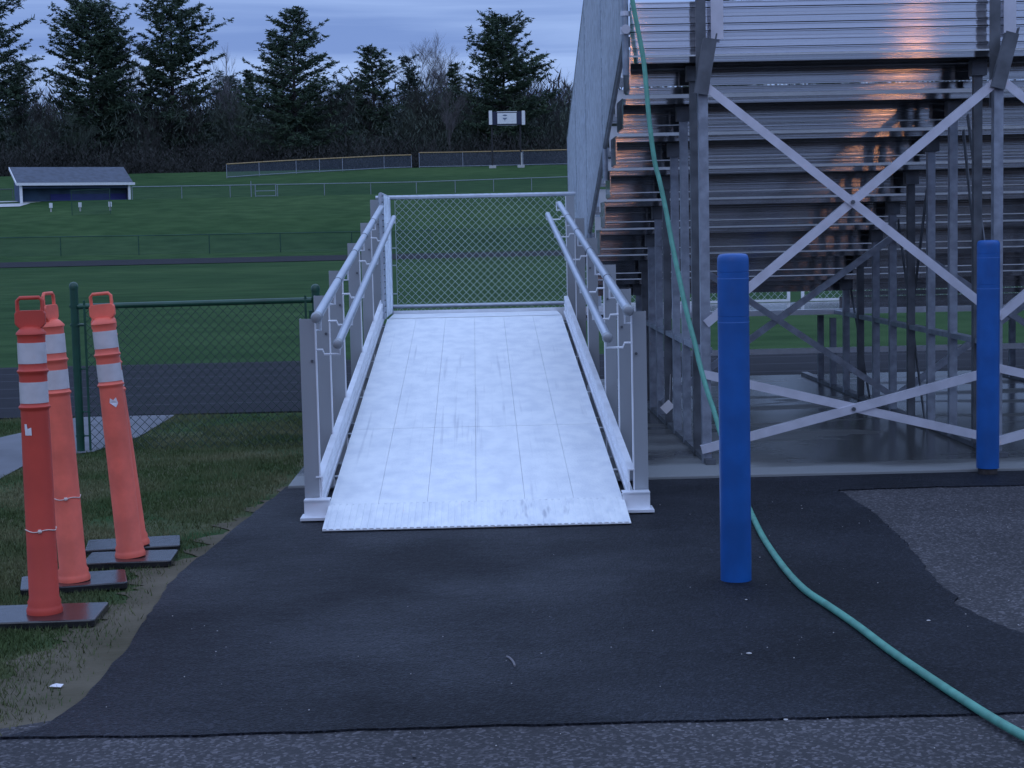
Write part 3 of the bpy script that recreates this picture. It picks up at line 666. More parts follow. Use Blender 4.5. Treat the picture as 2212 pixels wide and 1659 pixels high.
# ------------------------------------------------------------------ delineator posts
def ridge(z, r): return [(r, z-.012), (r*1.10, z-.006), (r*1.12, z), (r*1.04, z+.005), (r, z+.008)]
def delineator(px, py, zh, label, lean, turn, handle_turn, body, sticker=None, tie=None, plate=(.64, .36), plate_off=(.0, 0)):
    g = G(px, py, .04); H = 1.33*zh
    o = empty('delineator_post', (g.x, g.y, 0), label, 'delineator', 'orange delineator posts on the grass')
    B = Vector((g.x, g.y, 0))
    # rubber base
    c, s = math.cos(turn), math.sin(turn)
    W, D = plate
    q = .012; pl = [(-W/2+q, -D/2), (W/2-q, -D/2), (W/2, -D/2+q), (W/2, D/2-q), (W/2-q, D/2), (-W/2+q, D/2), (-W/2, D/2-q), (-W/2, -D/2+q)]
    pl = [((x+plate_off[0])*c-(y+plate_off[1])*s+B.x, (x+plate_off[0])*s+(y+plate_off[1])*c+B.y) for x, y in pl]
    MB().prism(pl, .034, 'z', .003).build('base_plate', M['rubber'], o, bevel=.006)
    r = .0600
    def zz(f): return .04+(H-.04)*(1-f)      # f = fraction from the top
    prof = [(r*1.20, .037), (r*1.22, .05), (r*1.16, .062), (r*1.10, .07), (r*1.12, .085), (r*1.0, .10), (r*.97, zz(.5)), (r*.93, zz(.36))]
    prof += ridge(zz(.345), r*.94)[::1]
    prof += [(r*.92, zz(.334)), (r*.92, zz(.25))] + ridge(zz(.232), r*.94) + [(r*.92, zz(.214)), (r*.91, zz(.135))]
    prof += [(r*.93, zz(.122)), (r*1.0, zz(.118)), (r*.98, zz(.113)), (r*.72, zz(.100)), (r*.55, zz(.094))]
    prof.sort(key=lambda q: q[1])
    parts = []
    def add(mb, name, m, par=None, sm=False, bev=0):
        ob = mb.build(name, m, par or o, smooth=sm, bevel=bev); parts.append(ob); return ob
    tb = MB().lathe(prof, 32, (B.x, B.y, 0)); bd = add(tb, 'body', body, sm=True)
    for f0, f1 in ((.144, .209), (.267, .333)):
        add(MB().lathe([(r*.945, zz(f1)), (r*.945, zz(f0))], 32, (B.x, B.y, 0)), 'reflective_band', M['band'], sm=True)
    # handle: block and open loop
    ch, sh = math.cos(handle_turn), math.sin(handle_turn)
    def R2(x, y): return (x*ch-y*sh+B.x, x*sh+y*ch+B.y)
    mb = MB(); zb0, zb1, ztp = zz(.100), zz(.044), zz(0)
    w = .060
    outline = [(-w*.62, zb0-.006), (w*.62, zb0-.006), (w*1.0, zb0+.018), (w*1.0, zb1-.012), (w*.86, zb1), (-w*.86, zb1), (-w, zb1-.012), (-w, zb0+.018)]
    mm = MB().prism(outline, .030, 'y', -.015); mb.add([(*R2(v[0], v[1]), v[2]) for v in mm.v], mm.f)
    hl = add(mb, 'handle', body, bev=.004)
    mb = MB(); t = .010; w2 = w*.90
    def seg(x0, x1, z0, z1):
        m2 = MB().box(x0, x1, -.011, .011, z0, z1); mb.add([(*R2(v[0], v[1]), v[2]) for v in m2.v], m2.f)
    pts = [(-w2+t/2, zb1-.004), (-w2+t/2, ztp-.018), (-w2+.016, ztp-.006), (w2-.016, ztp-.006), (w2-t/2, ztp-.018), (w2-t/2, zb1-.004)]
    mb.tube([(*R2(x, 0), z) for x, z in pts], .0078, 10)
    add(mb, 'grip', body, hl, sm=True)
    if sticker:
        a, f = sticker; q = zz(f); rr = r*1.002
        mb = MB(); sh_ = [(-.016, .022), (-.002, .012), (.012, .024), (.02, -.004), (.008, -.024), (-.006, -.012), (-.020, .0)] if a > 0 else [(-.014, .024), (-.003, .024), (.0, .004), (.016, .010), (.017, -.022), (-.012, -.022)]
        vs = [(B.x+math.sin(a*.3+x/rr)*rr, B.y-math.cos(a*.3+x/rr)*rr, q+z) for x, z in sh_]
        tr = tessellate_polygon([[Vector((x, z, 0)) for x, z in sh_]])
        mb.add(vs, [tuple(t_) for t_ in tr]); add(mb, 'sticker', M['paper'])
    if tie:
        mb = MB(); q = zz(tie); pts = [(B.x+math.cos(6.28*i/24)*r*1.02, B.y+math.sin(6.28*i/24)*r*1.02, q+.004*math.sin(i)) for i in range(25)]
        mb.tube(pts, .0022, 5); mb.lathe([(.007, -.006), (.009, 0), (.006, .007)], 8, (B.x+r*.2, B.y-r*1.02, q)); add(mb, 'wire_tie', M['strap'])
    # lean everything but the base
    lx, ly = lean
    rot = Matrix.Rotation(lx, 4, 'Y') @ Matrix.Rotation(ly, 4, 'X')
    for ob in parts:
        if ob.parent == o: 
            piv = Vector((0, 0, .04)); ob.matrix_local = Matrix.Translation(piv) @ rot @ Matrix.Translation(-piv) @ ob.matrix_local
    return o
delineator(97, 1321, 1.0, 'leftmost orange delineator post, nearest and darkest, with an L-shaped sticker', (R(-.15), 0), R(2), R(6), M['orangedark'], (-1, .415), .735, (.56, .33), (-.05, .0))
delineator(160, 1252, 1.0, 'orange delineator post standing just behind the nearest one, handle turned edge-on', (R(-2.6), 0), R(14), R(78), M['orange'], None, .71, (.46, .31), (.0, .03))
delineator(282, 1200, .985, 'orange delineator post leaning left in front of the green gate with a torn white sticker', (R(-4.1), 0), R(3), R(-3), M['orange'], (1, .412), None, (.42, .29), (.0, .0))
delineator(292, 1176, .925, 'orange delineator post almost hidden behind the one leaning left', (R(-5.6), 0), R(10), R(-3), M['orange'], None, None, (.46, .30), (-.01, .08))

# ------------------------------------------------------------------ green chain-link gate
GY = 12.38
GF = empty('green_chain_link_gate', (-2.99, GY, 0), 'dark green chain-link gate between two capped posts left of the ramp', 'gate')
xa, xb = P(175, 975, GY).x, P(682, 640, GY).x
for x, zt in ((xa, 1.235), (xb, 1.18)):
    p = MB().tube([(x, GY, -.05), (x, GY, zt)], .030, 18).build('gate_post', M['green'], GF, smooth=True)
    MB().lathe([(.033, zt-.02), (.034, zt), (.030, zt+.018), (.018, zt+.03), (.004, zt+.034)], 18, (x, GY, 0)).build('post_cap', M['green'], p, smooth=True)
MB().tube([(xa+.03, GY-.01, 1.085), (xb-.03, GY-.01, 1.095)], .0215, 14).build('top_rail', M['green'], GF, smooth=True)
mb = MB()
for x, z in ((xa, 1.09), (xa, .95), (xb, 1.10)): mb.tube([(x-.034, GY-.004, z), (x+.075 if x == xa else x-.07, GY-.02, z)], .012, 8); mb.lathe([(.0335, z-.012), (.0335, z+.012)], 18, (x, GY, 0))
for z in (.62, .30, .12): mb.lathe([(.033, z-.010), (.033, z+.010)], 18, (xa, GY, 0)); mb.tube([(xa+.03, GY-.01, z), (xa+.085, GY-.02, z)], .006, 6)
mb.build('hinge', M['green'], GF)
for x in (xa+.078, xb-.075): MB().box(x-.008, x+.008, GY-.030, GY-.022, .01, 1.13).build('tension_bar', M['green'], GF)
chainlink(MB(), (xa+.08, GY-.02, .01), (1, 0, 0), (0, 0, 1), xb-xa-.15, 1.07, .0680, .0024).build('wire_mesh', M['greenwire'], GF, fix=False)
# green panels each side are out of sight behind the ramp; the latch hangs on the right post
MB().box(xb-.05, xb-.02, GY-.05, GY-.02, .95, 1.02).build('latch', M['green'], GF)

# ------------------------------------------------------------------ hose
hp = [(1359, -60, 10.80), (1366, 0, 10.78), (1377, 59, 10.75), (1391, 136, 10.70), (1402, 254, 10.6), (1413.5, 345, 10.55), (1425, 391, 10.5), (1438.5, 454, 10.44), (1452, 527, 10.36), (1468, 604, 10.26), (1484, 677, 10.15), (1502, 745, 10.04), (1511, 785, 9.97), (1527, 842, 9.85), (1543, 890, 9.75), (1556, 935, 9.64)]
pts = [P(a, b, c) for a, b, c in hp]
pts += [P(1578, 1000, 9.42), P(1598, 1052, 9.25)]
pts += [G(a, b, .026) for a, b in ((1614, 1088), (1630, 1124), (1650, 1163), (1680, 1208), (1712, 1248), (1745, 1279), (1792, 1310), (1850, 1350), (1920, 1403), (2000, 1458), (2080, 1511), (2150, 1555), (2225, 1597), (2330, 1650))]
MBh = MB().tube(smooth([tuple(p) for p in pts], 5), .0150, 14)
# tuck the start over the top of the bleachers
HS = MBh.build('hose', M['hose'], smooth=True)
tag(HS, 'green hose hanging down the back of the bleachers and trailing across the asphalt', 'hose')

# ------------------------------------------------------------------ litter on the asphalt
tw = smooth([tuple(G(x, y, .016)) for x, y in ((1095, 1418), (1102, 1422), (1109, 1430), (1112, 1438))], 5)
tag(MB().tube(tw, .004, 6).build('twig', M['barkpale'], smooth=True), 'short bent pale twig lying on the middle of the black asphalt', 'twig')
def pebble(px, py, s, label, m='pebble', z=.012):
    g = G(px, py, z); rr = random.Random(int(px))
    mb = MB().lathe([(s*.5, 0), (s, s*.25), (s*.85, s*.5), (s*.3, s*.62)], 7, (0, 0, 0), sx=1, sy=.7)
    mb.v = [(g.x+x*rr.uniform(.8, 1.2), g.y+y*rr.uniform(.8, 1.2), g.z+zz) for x, y, zz in mb.v]
    return tag(mb.build('pebble', M[m]), label, 'pebble', 'small stones on the asphalt')
for px, py, s, lb in ((1618, 1413, .010, 'pale pebble in front of the near bollard, midway to the lot edge'), (1612, 1296, .006, 'tiny pale pebble close in front of the near bollard'), (2006, 1342, .009, 'white pebble between the hose and the old asphalt patch'),
                      (1697, 1556, .008, 'white pebble on the seam between black and grey asphalt')): pebble(px, py, s, lb)
for px, py, s, lb in ((895, 1637, .007, 'dark pebble on the grey lot left of centre'), (2115, 1410, .008, 'dark pebble at the tip of the old asphalt patch')): pebble(px, py, s, lb, 'black', .006)
rg = random.Random(77); mb = MB()
for i in range(130):
    px, py = rg.uniform(60, 2200), rg.uniform(1070, 1655)
    q = G(px, py, .013)
    if q.x < edge_x(q.y)+.05 if q.y < edge[0][1] and q.y > 5.2 else False: continue
    z = .0125 if q.y > 5.25 else .0045
    r0 = rg.uniform(.0010, .0034)
    mb.lathe([(r0*.6, z), (r0, z+r0*.4), (r0*.3, z+r0)], 5, (q.x, q.y, 0))
tag(mb.build('grit', M['pebble'], fix=False), 'fine pale grit scattered over the asphalt', 'grit', kind='stuff')
g = G(120, 1490); mb = MB().add([(g.x-.022, g.y, .012), (g.x+.02, g.y-.006, .010), (g.x+.024, g.y+.02, .014), (g.x-.018, g.y+.024, .012), (g.x, g.y+.01, .02)], [(0, 1, 4), (1, 2, 4), (2, 3, 4), (3, 0, 4), (3, 2, 1, 0)])
tag(mb.build('paper_scrap', M['paper']), 'small pale scrap on the bare soil by the asphalt edge', 'litter')

# ------------------------------------------------------------------ dugout on the bank
dl = P(44, 434, 137); DZ = hz(137); ang = R(24)
DG = empty('dugout', (dl.x, 137, DZ-.1), 'low blue dugout with grey shingle roof and white trim on the bank', 'dugout')
ca, sa = math.cos(ang), math.sin(ang)
def DL(x, y, z): return (dl.x+x*ca-y*sa, 137+x*sa+y*ca, DZ+z)
def dbox(mb, x0, x1, y0, y1, z0, z1):
    m2 = MB().box(x0, x1, y0, y1, z0, z1); mb.add([DL(*v) for v in m2.v], m2.f); return mb
WD, DD = 9.0, 2.9
dbox(MB(), 0.1, WD-.1, 1.1, 1.2, -.3, 1.9).build('back_wall', M['dugdark'], DG); dbox(MB(), 2.6, WD-.15, 1.02, 1.09, -.3, .75).build('kick_panel', mat('navy_panel', (.035, .045, .20), .7, var=.15, vscale=1), DG)
for x in (0.0, WD-.14):
    mb = MB(); v = [(x, .12, -.3), (x+.14, .12, -.3), (x+.14, DD, -.3), (x, DD, -.3), (x, .12, 1.55), (x+.14, .12, 1.55), (x+.14, DD, 2.85), (x, DD, 2.85)]
    mb.add([DL(*q) for q in v], [(0,3,2,1),(4,5,6,7),(0,1,5,4),(1,2,6,5),(2,3,7,6),(3,0,4,7)]); mb.build('side_wall', M['dugwall'], DG)
mb = MB(); v = [(-.25, -.25, 1.56), (WD+.2, -.25, 1.56), (WD+.2, DD+.3, 2.98), (-.25, DD+.3, 2.98)]; v += [(a, b, c+.1) for a, b, c in v]
mb.add([DL(*q) for q in v], [(0,3,2,1),(4,5,6,7),(0,1,5,4),(1,2,6,5),(2,3,7,6),(3,0,4,7)]); mb.build('roof', M['shingle'], DG)
dbox(MB(), -.27, WD+.35, -.32, -.26, 1.42, 1.64).build('fascia', M['white'], DG)
mb = MB(); v = [(-.33, -.25, 1.44), (-.27, -.25, 1.44), (-.27, DD+.3, 2.86), (-.33, DD+.3, 2.86), (-.33, -.25, 1.66), (-.27, -.25, 1.66), (-.27, DD+.3, 3.08), (-.33, DD+.3, 3.08)]
mb.add([DL(*q) for q in v], [(0,3,2,1),(4,5,6,7),(0,1,5,4),(1,2,6,5),(2,3,7,6),(3,0,4,7)]); mb.build('rake_board', M['white'], DG)
for x in (-.02, WD-.2): dbox(MB(), x, x+.2, -.1, .1, -.3, 1.5).build('corner_post', M['white'], DG)
dbox(MB(), .2, WD-.2, .0, .08, 1.2, 1.33).build('header', M['dugwall'], DG)
dbox(MB(), .2, WD-.2, .65, .98, .15, .22).build('bench', M['dugwall'], DG)
dbox(MB(), .2, WD-.2, .0, .10, -.25, .10).build('sill', M['concrete_w'], DG)
lbs = ('leftmost short white post in front of the dugout', 'middle short white post in front of the dugout', 'rightmost short white post in front of the dugout')
for i, px in enumerate((110, 173, 238)):
    q = P(px, 448, 131); z0 = hz(131)
    o = empty('marker_post', (q.x, 131, z0), lbs[i], 'post', 'short white posts in front of the dugout')
    MB().tube([(q.x, 131, z0-.2), (q.x, 131, z0+.62)], .06, 10).build('post', M['concrete_w'], o, smooth=True)
    MB().tube([(q.x, 131, z0+.30), (q.x, 131, z0+.68)], .13, 12).build('sleeve', M['white'], o, smooth=True)

# ------------------------------------------------------------------ far fences
def far_fence(name, label, cat, pts, h, mrail, mpost, mmesh, spacing=3.0, rr=.04, pr=.035, bottom=False):
    o = empty(name, tuple(pts[0]), label, cat); mm = MB(); rl = MB(); k = 0
    posts = []
    for a, b in zip(pts, pts[1:]):
        a, b = Vector(a), Vector(b); n = max(1, round((b-a).length/spacing))
        for i in range(n+1):
            p = a+(b-a)*(i/n)
            if i == 0 and posts and (Vector(posts[-1])-p).length < .1: continue
            posts.append(tuple(p))
    gp = [Vector(p) for p in posts]
    for p in gp: p.z = hz(p.y)
    rl.tube([p+Vector((0, 0, h)) for p in gp], rr, 6).build('top_rail', mrail, o)
    if bottom: MB().tube([p+Vector((0, 0, .12)) for p in gp], rr*.7, 6).build('bottom_rail', mpost, o)
    for p in gp[:95]:
        MB().tube([p+Vector((0, 0, -.2)), p+Vector((0, 0, h))], pr, 6).build('fence_post', mpost, o)
    vs = []; fs = []
    for i, p in enumerate(gp): vs += [p+Vector((0, .05, 0)), p+Vector((0, .05, h))]
    fs = [(2*i, 2*i+2, 2*i+3, 2*i+1) for i in range(len(gp)-1)]
    mm.add(vs, fs); mm.build('wire_mesh', mmesh, o, fix=False)
    return o
galf = M['galv']
q1 = [P(490, 380, 192), P(560, 375, 195), P(640, 370, 198), P(740, 365, 201), P(830, 362, 204), P(889, 360, 206)]
far_fence('outfield_fence', 'outfield fence with a yellow top rail curving up left of the gap', 'chain-link fence', q1, 1.6, M['yellow'], galf, M['farmesh'], 4, .06, .045, True)
q2 = [P(906, 360, 206), P(1000, 358, 207), P(1130, 358, 207), P(1330, 355, 206), P(1700, 350, 204)]
far_fence('outfield_fence', 'outfield fence with a yellow top rail running behind the scoreboard', 'chain-link fence', q2, 1.85, M['yellow'], galf, M['farmesh'], 5, .06, .045, True)
q3 = [P(286, 430, 152), P(600, 428, 157), P(900, 424, 160), P(1230, 420, 163), P(2300, 410, 168)]
far_fence('field_fence', 'low grey chain-link fence crossing the hillside beyond the dugout', 'chain-link fence', q3, 1.2, galf, galf, M['farmesh2'], 4.2, .035, .035)
q3b = [P(-120, 430, 150), P(28, 430, 150)]
far_fence('field_fence', 'short length of low chain-link fence left of the dugout', 'chain-link fence', q3b, 1.2, M['galvdark'], M['galvdark'], M['farmesh2'], 4.2, .035, .035)
q4 = [P(-200, 560, 112), P(300, 545, 110), P(760, 530, 109), P(2300, 500, 108)]
far_fence('track_fence', 'dark green chain-link fence behind the far straight of the track', 'chain-link fence', q4, 1.25, M['green'], M['green'], M['farmesh2'], 5.4, .030, .035)
q5 = [P(155, 445, 128.5), P(238, 443, 129)]
far_fence('backstop_screen', 'greenish mesh screen standing in front of the dugout', 'screen', q5, 1.9, M['green'], M['green'], M['farmesh2'], 3, .02, .03)
# double gate frame in the hillside fence
gx0, gx1 = P(552, 424, 155.5), P(596, 424, 156)
GT = empty('field_gate', (gx0.x, gx0.y, hz(gx0.y)), 'pale framed gate in the low hillside fence right of the dugout', 'gate')
for z in (.15, .62, 1.22): MB().tube([(gx0.x, gx0.y, hz(gx0.y)+z), (gx1.x, gx1.y, hz(gx1.y)+z)], .03, 6).build('gate_rail', galf, GT)
for g_, hh in ((gx0, 1.25), (gx1, 1.25), (P(543, 424, 155.5), 1.55)): MB().tube([(g_.x, g_.y, hz(g_.y)), (g_.x, g_.y, hz(g_.y)+hh)], .04, 6).build('gate_stile', galf, GT)

# ------------------------------------------------------------------ scoreboard
SY2 = 201
def sp_(px, py): p = P(px, py, SY2); return p.x, p.z
SB = empty('scoreboard', (P(1092, 358, SY2).x, SY2, hz(SY2)), 'white framed scoreboard on two dark posts before the trees', 'scoreboard')
(x0, z1), (x1, z0) = sp_(1073, 243), sp_(1117, 268)
xl, xr = sp_(1071, 250)[0], sp_(1119, 250)[0]
MB().box(sp_(1055, 250)[0], sp_(1135, 250)[0], SY2, SY2+.25, z0-.05, z1+.10).build('cabinet', M['navy'], SB)
MB().box(x0+.06, x1-.06, SY2-.06, SY2-.01, z0+.06, z1-.08).build('face_panel', M['white'], SB)
for a, b in ((1056, 1063), (1127, 1134)):
    za, zb = sp_((a+b)/2, 239)[1], sp_((a+b)/2, 269.5)[1]
    MB().box(sp_(a, 250)[0], sp_(b, 250)[0], SY2-.08, SY2-.01, zb, za).build('end_panel', M['white'], SB)
MB().box(x0, x1, SY2-.05, SY2-.01, z1+.03, z1+.11).build('trim', M['white'], SB)
MB().box(x0, x1, SY2-.05, SY2-.01, z0-.14, z0-.10).build('trim', M['galv'], SB)
cx_, cz_ = sp_(1090.5, 254)
mb = MB(); mb.prism([(cx_-.30, cz_+.24), (cx_-.12, cz_+.36), (cx_+.16, cz_+.36), (cx_+.30, cz_+.22), (cx_, cz_+.16)], .01, 'y', SY2-.075)
mb.prism([(cx_-.26, cz_-.02), (cx_+.28, cz_-.02), (cx_+.14, cz_-.2), (cx_+.02, cz_-.26), (cx_, cz_-.48), (cx_-.05, cz_-.26), (cx_-.2, cz_-.16)], .01, 'y', SY2-.075)
mb.build('emblem', mat('emblem_grey', (.16, .20, .28), .6), SB)
for px, nm in ((1063.5, 'black'), (1125, 'black')):
    x = sp_(px, 330)[0]
    MB().box(x-.10, x+.10, SY2+.28, SY2+.5, hz(SY2)-.1, z1).build('support_post', M['black'], SB)
    MB().box(x-.42, x+.42, SY2-.2, SY2+.8, hz(SY2)-.2, hz(SY2)+.30).build('footing', M['concrete_w'], SB)
x = sp_(1126.5, 330)[0]; MB().tube([(x, SY2+.1, hz(SY2)+.2), (x, SY2+.1, hz(SY2)+1.8)], .09, 8).build('conduit', M['concrete_w'], SB)

# ------------------------------------------------------------------ trees
def pine_mesh(seed, H, Wd, shape='cone', low=.18, dens=1.0, lop=0):
    """trunk+limbs MB and needle MB, base at origin. Wd = half width."""
    rg = random.Random(seed); tr = MB(); cr = MB()
    tr.tube([(0, 0, -1), (rg.uniform(-.1, .1), 0, H*.4), (rg.uniform(-.3, .3), 0, H*.97)], [H*.018, H*.012, .03], 7)
    z = H*low; 
    while z < H*.985:
        f = (z-H*low)/(H*(1-low))            # 0 bottom .. 1 top
        if shape == 'cone': prof = (1-f)**.62*(.85+.15*min(1, f*5))
        elif shape == 'dome': prof = math.sqrt(max(0, 1-(max(0, f-.22)/.80)**2))*(.88+.12*min(1, f*4))
        else: prof = (math.sqrt(max(0, 1-((f-.35)/.70)**2)) if f > .1 else .75)
        nb = rg.randint(5, 7)
        for i in range(nb):
            a = rg.uniform(0, 6.28)
            ln = Wd*prof*rg.uniform(.62, 1.10)
            if rg.random() < .08: ln *= 1.25
            if ln < .5: ln = .5
            rise = rg.uniform(-.05, .22)+.45*f
            if shape == 'open' and rg.random() < .30: continue
            if lop and math.cos(a) * lop < -.2 and f < .7 and rg.random() < .55: ln *= .6
            dx, dy = math.cos(a), math.sin(a)
            pts = [Vector((dx*ln*t, dy*ln*t, z+ln*(rise*t+.10*t*t))) for t in (0, .35, .7, 1)]
            tr.tube(pts, [.09*(1-f)+.03, .06*(1-f)+.02, .03, .012], 3, cap=False)
            nc = max(3, int(ln*2.3*dens))
            for c_ in range(nc):
                t = .25+.78*(c_+rg.random())/nc
                base = Vector((dx*ln*t, dy*ln*t, z+ln*(rise*t+.10*t*t)))
                cs = rg.uniform(.26, .54)*(1.12-.35*t)*(.8+.02*H)
                side = Vector((-dy, dx, 0))*rg.uniform(-.30, .30)*ln*(1-t*.55)
                base += side
                for q in range(rg.randint(9, 13)):
                    d = Vector((rg.gauss(0, 1)+dx*.5, rg.gauss(0, 1)+dy*.5, rg.gauss(.18, .42))); d.normalize(); d *= cs*rg.uniform(.6, 1.25)
                    s = d.cross(Vector((rg.gauss(0, 1), rg.gauss(0, 1), rg.gauss(0, 1)))).normalized()*cs*rg.uniform(.12, .24)
                    o = base+Vector((rg.gauss(0, .30), rg.gauss(0, .30), rg.gauss(0, .14)))*cs
                    cr.add([o-s, o+s, o+d+s*.3, o+d-s*.3], [(0, 1, 2, 3)])
        z += rg.uniform(.40, .66)*(H/18)**.5
    return tr, cr
def place_pine(px, top, Y, halfpx, seed, label, shape='cone', m='needle', low=.18, dens=1.0, lop=0, group='pines along the edge of the wood'):
    x = P(px, 370, Y).x; zb = hz(Y); zt = P(px, top, Y).z; H = zt-zb; Wd = halfpx*Y/FPX
    o = empty('pine_tree', (x, Y, zb), label, 'tree', group)
    tr, cr = pine_mesh(seed, H, Wd, shape, low, dens, lop)
    tr.v = [(a+x, b+Y, c+zb) for a, b, c in tr.v]; cr.v = [(a+x, b+Y, c+zb) for a, b, c in cr.v]
    tr.build('trunk', M['bark'], o, fix=False); cr.build('crown', M[m], o, fix=False)
    return o
place_pine(-14, -30, 226, 96, 11, 'tall pine cut off by the left edge of the picture', 'open', low=.2)
place_pine(205, 12, 228, 98, 12, 'broad tall pine behind the dugout roof', 'blob', low=.16, dens=1.3)
place_pine(243, 22, 236, 52, 22, 'slimmer pine grown into the broad pine behind the dugout', 'blob', low=.3)
place_pine(380, -4, 232, 116, 13, 'tall open pine right of the dugout with long limbs reaching right', 'open', low=.14, lop=1, dens=1.35)
place_pine(330, 85, 240, 34, 23, 'pale narrow pine leaning on the left of the tall open pine', 'open', 'needle2', low=.2)
place_pine(642, 22, 224, 150, 14, 'big cone-shaped pine in the middle of the tree line', 'cone', low=.12, dens=1.25)
place_pine(812, 106, 232, 62, 15, 'round-topped medium pine right of the big cone-shaped pine', 'dome', low=.30, dens=1.1)
place_pine(890, 124, 246, 36, 16, 'thin grey-green pine beside the leafless oak', 'open', 'needle2', low=.25, dens=1.3)
place_pine(985, 134, 240, 34, 17, 'small dark pine in front of the leafless oak', 'cone', low=.25)
place_pine(1092, 38, 226, 104, 18, 'dense dome-shaped pine behind the scoreboard', 'dome', low=.16, dens=1.5)
place_pine(500, 165, 262, 44, 19, 'distant low pine between the tall open pine and the cone-shaped pine', 'blob', 'needle2', low=.3)
place_pine(50, 132, 262, 34, 20, 'distant small pine near the left edge of the picture', 'open', 'needle2', low=.3)
place_pine(745, 185, 256, 40, 21, 'low distant pine half hidden behind the round-topped pine', 'blob', 'needle2', low=.2)
place_pine(545, 150, 250, 24, 24, 'narrow dark pine standing close left of the big cone-shaped pine', 'cone', low=.2)
place_pine(1560, -40, 224, 95, 25, 'dark pine showing just above the top of the bleachers', 'dome', low=.2)
place_pine(1800, -45, 226, 95, 26, 'wide pine hidden behind the bleachers further right', 'dome', low=.2)

def bare_mesh(seed, H, spread=.5, levels=5, up=.55):
    rg = random.Random(seed); mb = MB(); cr = MB()
    def grow(p, d, ln, r, lv, tgt):
        k = 3; pts = [p]; q = p; dd = d.copy()
        for i in range(k):
            dd = (dd+Vector((rg.gauss(0, .12), rg.gauss(0, .12), rg.gauss(.04, .06)))).normalized(); q = q+dd*ln/k; pts.append(q)
        rs = [r*(1-.22*i) for i in range(k+1)]
        tgt.tube(pts, rs, 5 if lv < 1 else 3, cap=False)
        if lv >= levels: return
        nb = 3 if lv else 5
        for i in range(nb+ (1 if lv > 1 else 0)):
            t = rg.uniform(.35, 1.0); o = pts[0]+(pts[-1]-pts[0])*t
            a = rg.uniform(0, 6.28); s = spread*rg.uniform(.6, 1.3)
            nd = (dd+Vector((math.cos(a)*s, math.sin(a)*s, up*.35))).normalized()
            grow(o, nd, ln*rg.uniform(.52, .78), max(.011, r*.52), lv+1, cr)
        if lv == 0:
            grow(pts[-1], dd, ln*.75, r*.5, lv+1, cr)
    grow(Vector((0, 0, -.5)), Vector((0, 0, 1)), H*.42, H*.011+.03, 0, mb)
    zmax = max(v[2] for v in cr.v); s = H/zmax
    mb.v = [(a*s, b*s, c*s) for a, b, c in mb.v]; cr.v = [(a*s, b*s, c*s) for a, b, c in cr.v]
    return mb, cr
def bare_tree(px, top, Y, seed, label, m='barkgrey', spread=.5, levels=5, group=None):
    x = P(px, 370, Y).x; zb = hz(Y); H = P(px, top, Y).z-zb
    o = empty('bare_tree', (x, Y, zb), label, 'tree', group)
    a, b = bare_mesh(seed, H, spread, levels)
    for mbx, n in ((a, 'trunk'), (b, 'crown')):
        mbx.v = [(q[0]+x, q[1]+Y, q[2]+zb) for q in mbx.v]; mbx.build(n, M[m], o, fix=False)
    return o
bare_tree(932, 58, 252, 31, 'tall leafless oak with a wide fan of branches against the sky', 'barkgrey', .62, 6)
bare_tree(900, 90, 256, 32, 'leafless tree standing left of the tall oak', 'barkgrey', .5, 5)
bare_tree(527, 95, 236, 33, 'slender pale leafless birch left of the cone-shaped pine', 'barkpale', .28, 5)
bare_tree(120, 118, 258, 34, 'small leafless tree above the wood near the left edge', 'barkgrey', .6, 5)
bare_tree(1212, 118, 250, 35, 'leafless tree right of the dome-shaped pine beside the bleachers', 'barkgrey', .55, 5)
bare_tree(1180, 150, 246, 36, 'lower leafless tree crowding the dome-shaped pine on its right', 'bark', .55, 5)
bare_tree(300, 90, 250, 37, 'leafless tree between the two tall pines behind the dugout', 'barkgrey', .45, 5)
# the ordinary leafless trees of the wood's edge: copies of six kinds
kinds = []
for i in range(6):
    a, b = bare_mesh(50+i, 13, (.42, .55, .35, .6, .5, .4)[i], 5)
    meM = ['bark', 'twig', 'barkgrey', 'sapling', 'twig', 'sapling'][i]
    r_ = bpy.data.objects.new('bare_tree', None); col.objects.link(r_)
    ta = a.build('trunk', M[meM], r_, fix=False); tb = b.build('crown', M[meM], r_, fix=False)
    kinds.append([r_, False])
rg = random.Random(5)
nt_ = 0
for i in range(128):
    k = kinds[i % 6]
    if not k[1]: o = k[0]; k[1] = True
    else: o = copy_tree(k[0])
    px = -60+1330*((i*.618) % 1); Y = rg.uniform(222, 275)
    if i > 105: px = rg.uniform(1270, 2300); Y = rg.uniform(225, 260)
    o.location = (P(px, 370, Y).x, Y, hz(Y)); s = rg.uniform(.68, 1.08); o.scale = (s*rg.uniform(.9, 1.3), s*rg.uniform(.9, 1.3), s); o.rotation_euler = (0, 0, rg.uniform(0, 6.28))
    tag(o, 'one of the ordinary leafless trees massed along the edge of the wood', 'tree', 'leafless trees at the edge of the wood')

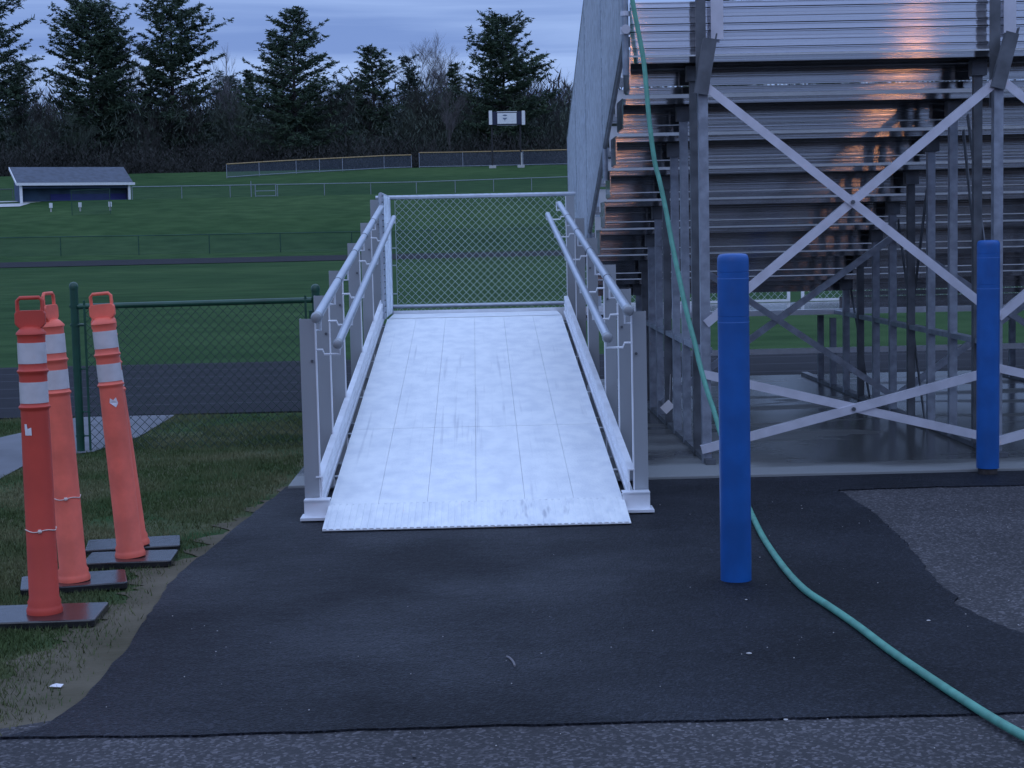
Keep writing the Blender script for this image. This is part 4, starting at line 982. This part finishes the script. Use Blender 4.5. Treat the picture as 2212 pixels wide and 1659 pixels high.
# undergrowth and the far mass of the wood
def thicket(name, n, y0, y1, h0, h1, xw, m, label, seed, wd=(.03, .09), lean=.35, xr=None, ln=(.25, .6)):
    rg = random.Random(seed); mb = MB()
    for i in range(n):
        Y = rg.uniform(y0, y1); x = rg.uniform(-xw*Y, (xr or xw)*Y); zb = hz(Y)
        cl = noise.noise(Vector((x*.12, Y*.12, seed)))*.5+.5
        h = rg.uniform(h0, h1)*(.55+.8*cl)
        for k in range(7):
            z0 = zb+rg.random()**1.1*h*.92; l_ = rg.uniform(*ln)*h
            d = Vector((rg.gauss(0, lean), rg.gauss(0, lean), 1)).normalized()*l_
            p = Vector((x+rg.gauss(0, .6), Y+rg.gauss(0, .6), z0)); s = Vector((rg.gauss(0, 1), rg.gauss(0, 1), 0)).normalized()*rg.uniform(*wd)
            mb.add([p-s, p+s, p+d], [(0, 1, 2)])
    return tag(mb.build(name, M[m], fix=False), label, 'undergrowth', kind='stuff')
thicket('undergrowth', 16000, 212, 236, 1.5, 5.0, .36, 'twig', 'dark tangled brush at the foot of the trees', 1, (.03, .08), .9, ln=(.12, .30))
thicket('saplings', 12000, 222, 250, 5, 13, .36, 'sapling', 'olive grey saplings massed behind the brush', 2, (.03, .09), .7, ln=(.06, .16))
thicket('woodland', 22000, 262, 300, 10, 15.5, .36, 'twig', 'brown leafless wood filling the distance behind the pines', 3, (.08, .24), .8, ln=(.06, .15))
thicket('conifer_understorey', 13000, 236, 262, 4, 11, .36, 'needle2', 'dark evergreen understorey between the leafless trees', 4, (.08, .22), 1.0, ln=(.04, .11))

# ------------------------------------------------------------------ unseen block added behind the viewer to darken what the planks mirror
SC = empty('added_reflection_block', (0, -46, 0), 'unseen brick block with windows, added behind the viewer to darken plank reflections', 'building')
MB().box(-55, 60, -60, -46, -.5, 5.9).build('wall', mat('brick', (.10, .055, .042), .9, var=.2, vscale=.6), SC)
MB().box(-55.4, 60.4, -60.4, -45.6, 5.9, 6.3).build('roof', M['black'], SC)
for i in range(18):
    for z in (.9, 3.6):
        x = -52+i*6.3
        fr = MB().box(x, x+2.6, -45.99, -45.93, z, z+1.9).build('window', M['white'], SC)
        MB().box(x+.1, x+2.5, -45.92, -45.91, z+.1, z+1.8).build('pane', M['navy'], fr)

# ------------------------------------------------------------------ lot lamps behind the camera (their reflections show on the bleachers)
def lot_lamp(x, y, z, label, power):
    o = empty('lot_lamp', (x, y, 0), label, 'lamp', 'lamps over the parking lot')
    MB().tube([(x, y-.7, 0), (x, y-.7, z+.2)], [.09, .06], 14).build('pole', M['galv'], o, smooth=True)
    MB().tube([(x, y-.7, z+.12), (x, y-.1, z+.2)], .03, 8).build('arm', M['galv'], o, smooth=True)
    MB().box(x-.16, x+.16, y-.2, y+.2, z+.13, z+.25).build('lamp_head', M['black'], o, bevel=.02)
    mg = bpy.data.materials.get('sodium_lens')
    if not mg:
        mg = bpy.data.materials.new('sodium_lens'); mg.use_nodes = True; b = mg.node_tree.nodes['Principled BSDF']; b.inputs['Base Color'].default_value = (.9, .5, .2, 1)
        b.inputs['Emission Color'].default_value = (1, .42, .12, 1); b.inputs['Emission Strength'].default_value = 8
    MB().lathe([(.06, z+.04), (.11, z+.08), (.12, z+.129)], 16, (x, y, 0)).build('lens', mg, o, smooth=True)
    l = bpy.data.lights.new('sodium_bulb', 'POINT'); l.energy = power; l.color = (1, .40, .13); l.shadow_soft_size = .09
    lo = bpy.data.objects.new('bulb', l); col.objects.link(lo); lo.parent = o; lo.location = (0, .0, z-.06)
lot_lamp(7.15, -5.2, 3.9, 'sodium lamp on a pole at the right behind the viewer', 19)
lot_lamp(2.35, -5.2, 3.9, 'sodium lamp on a pole straight behind the viewer', 22)
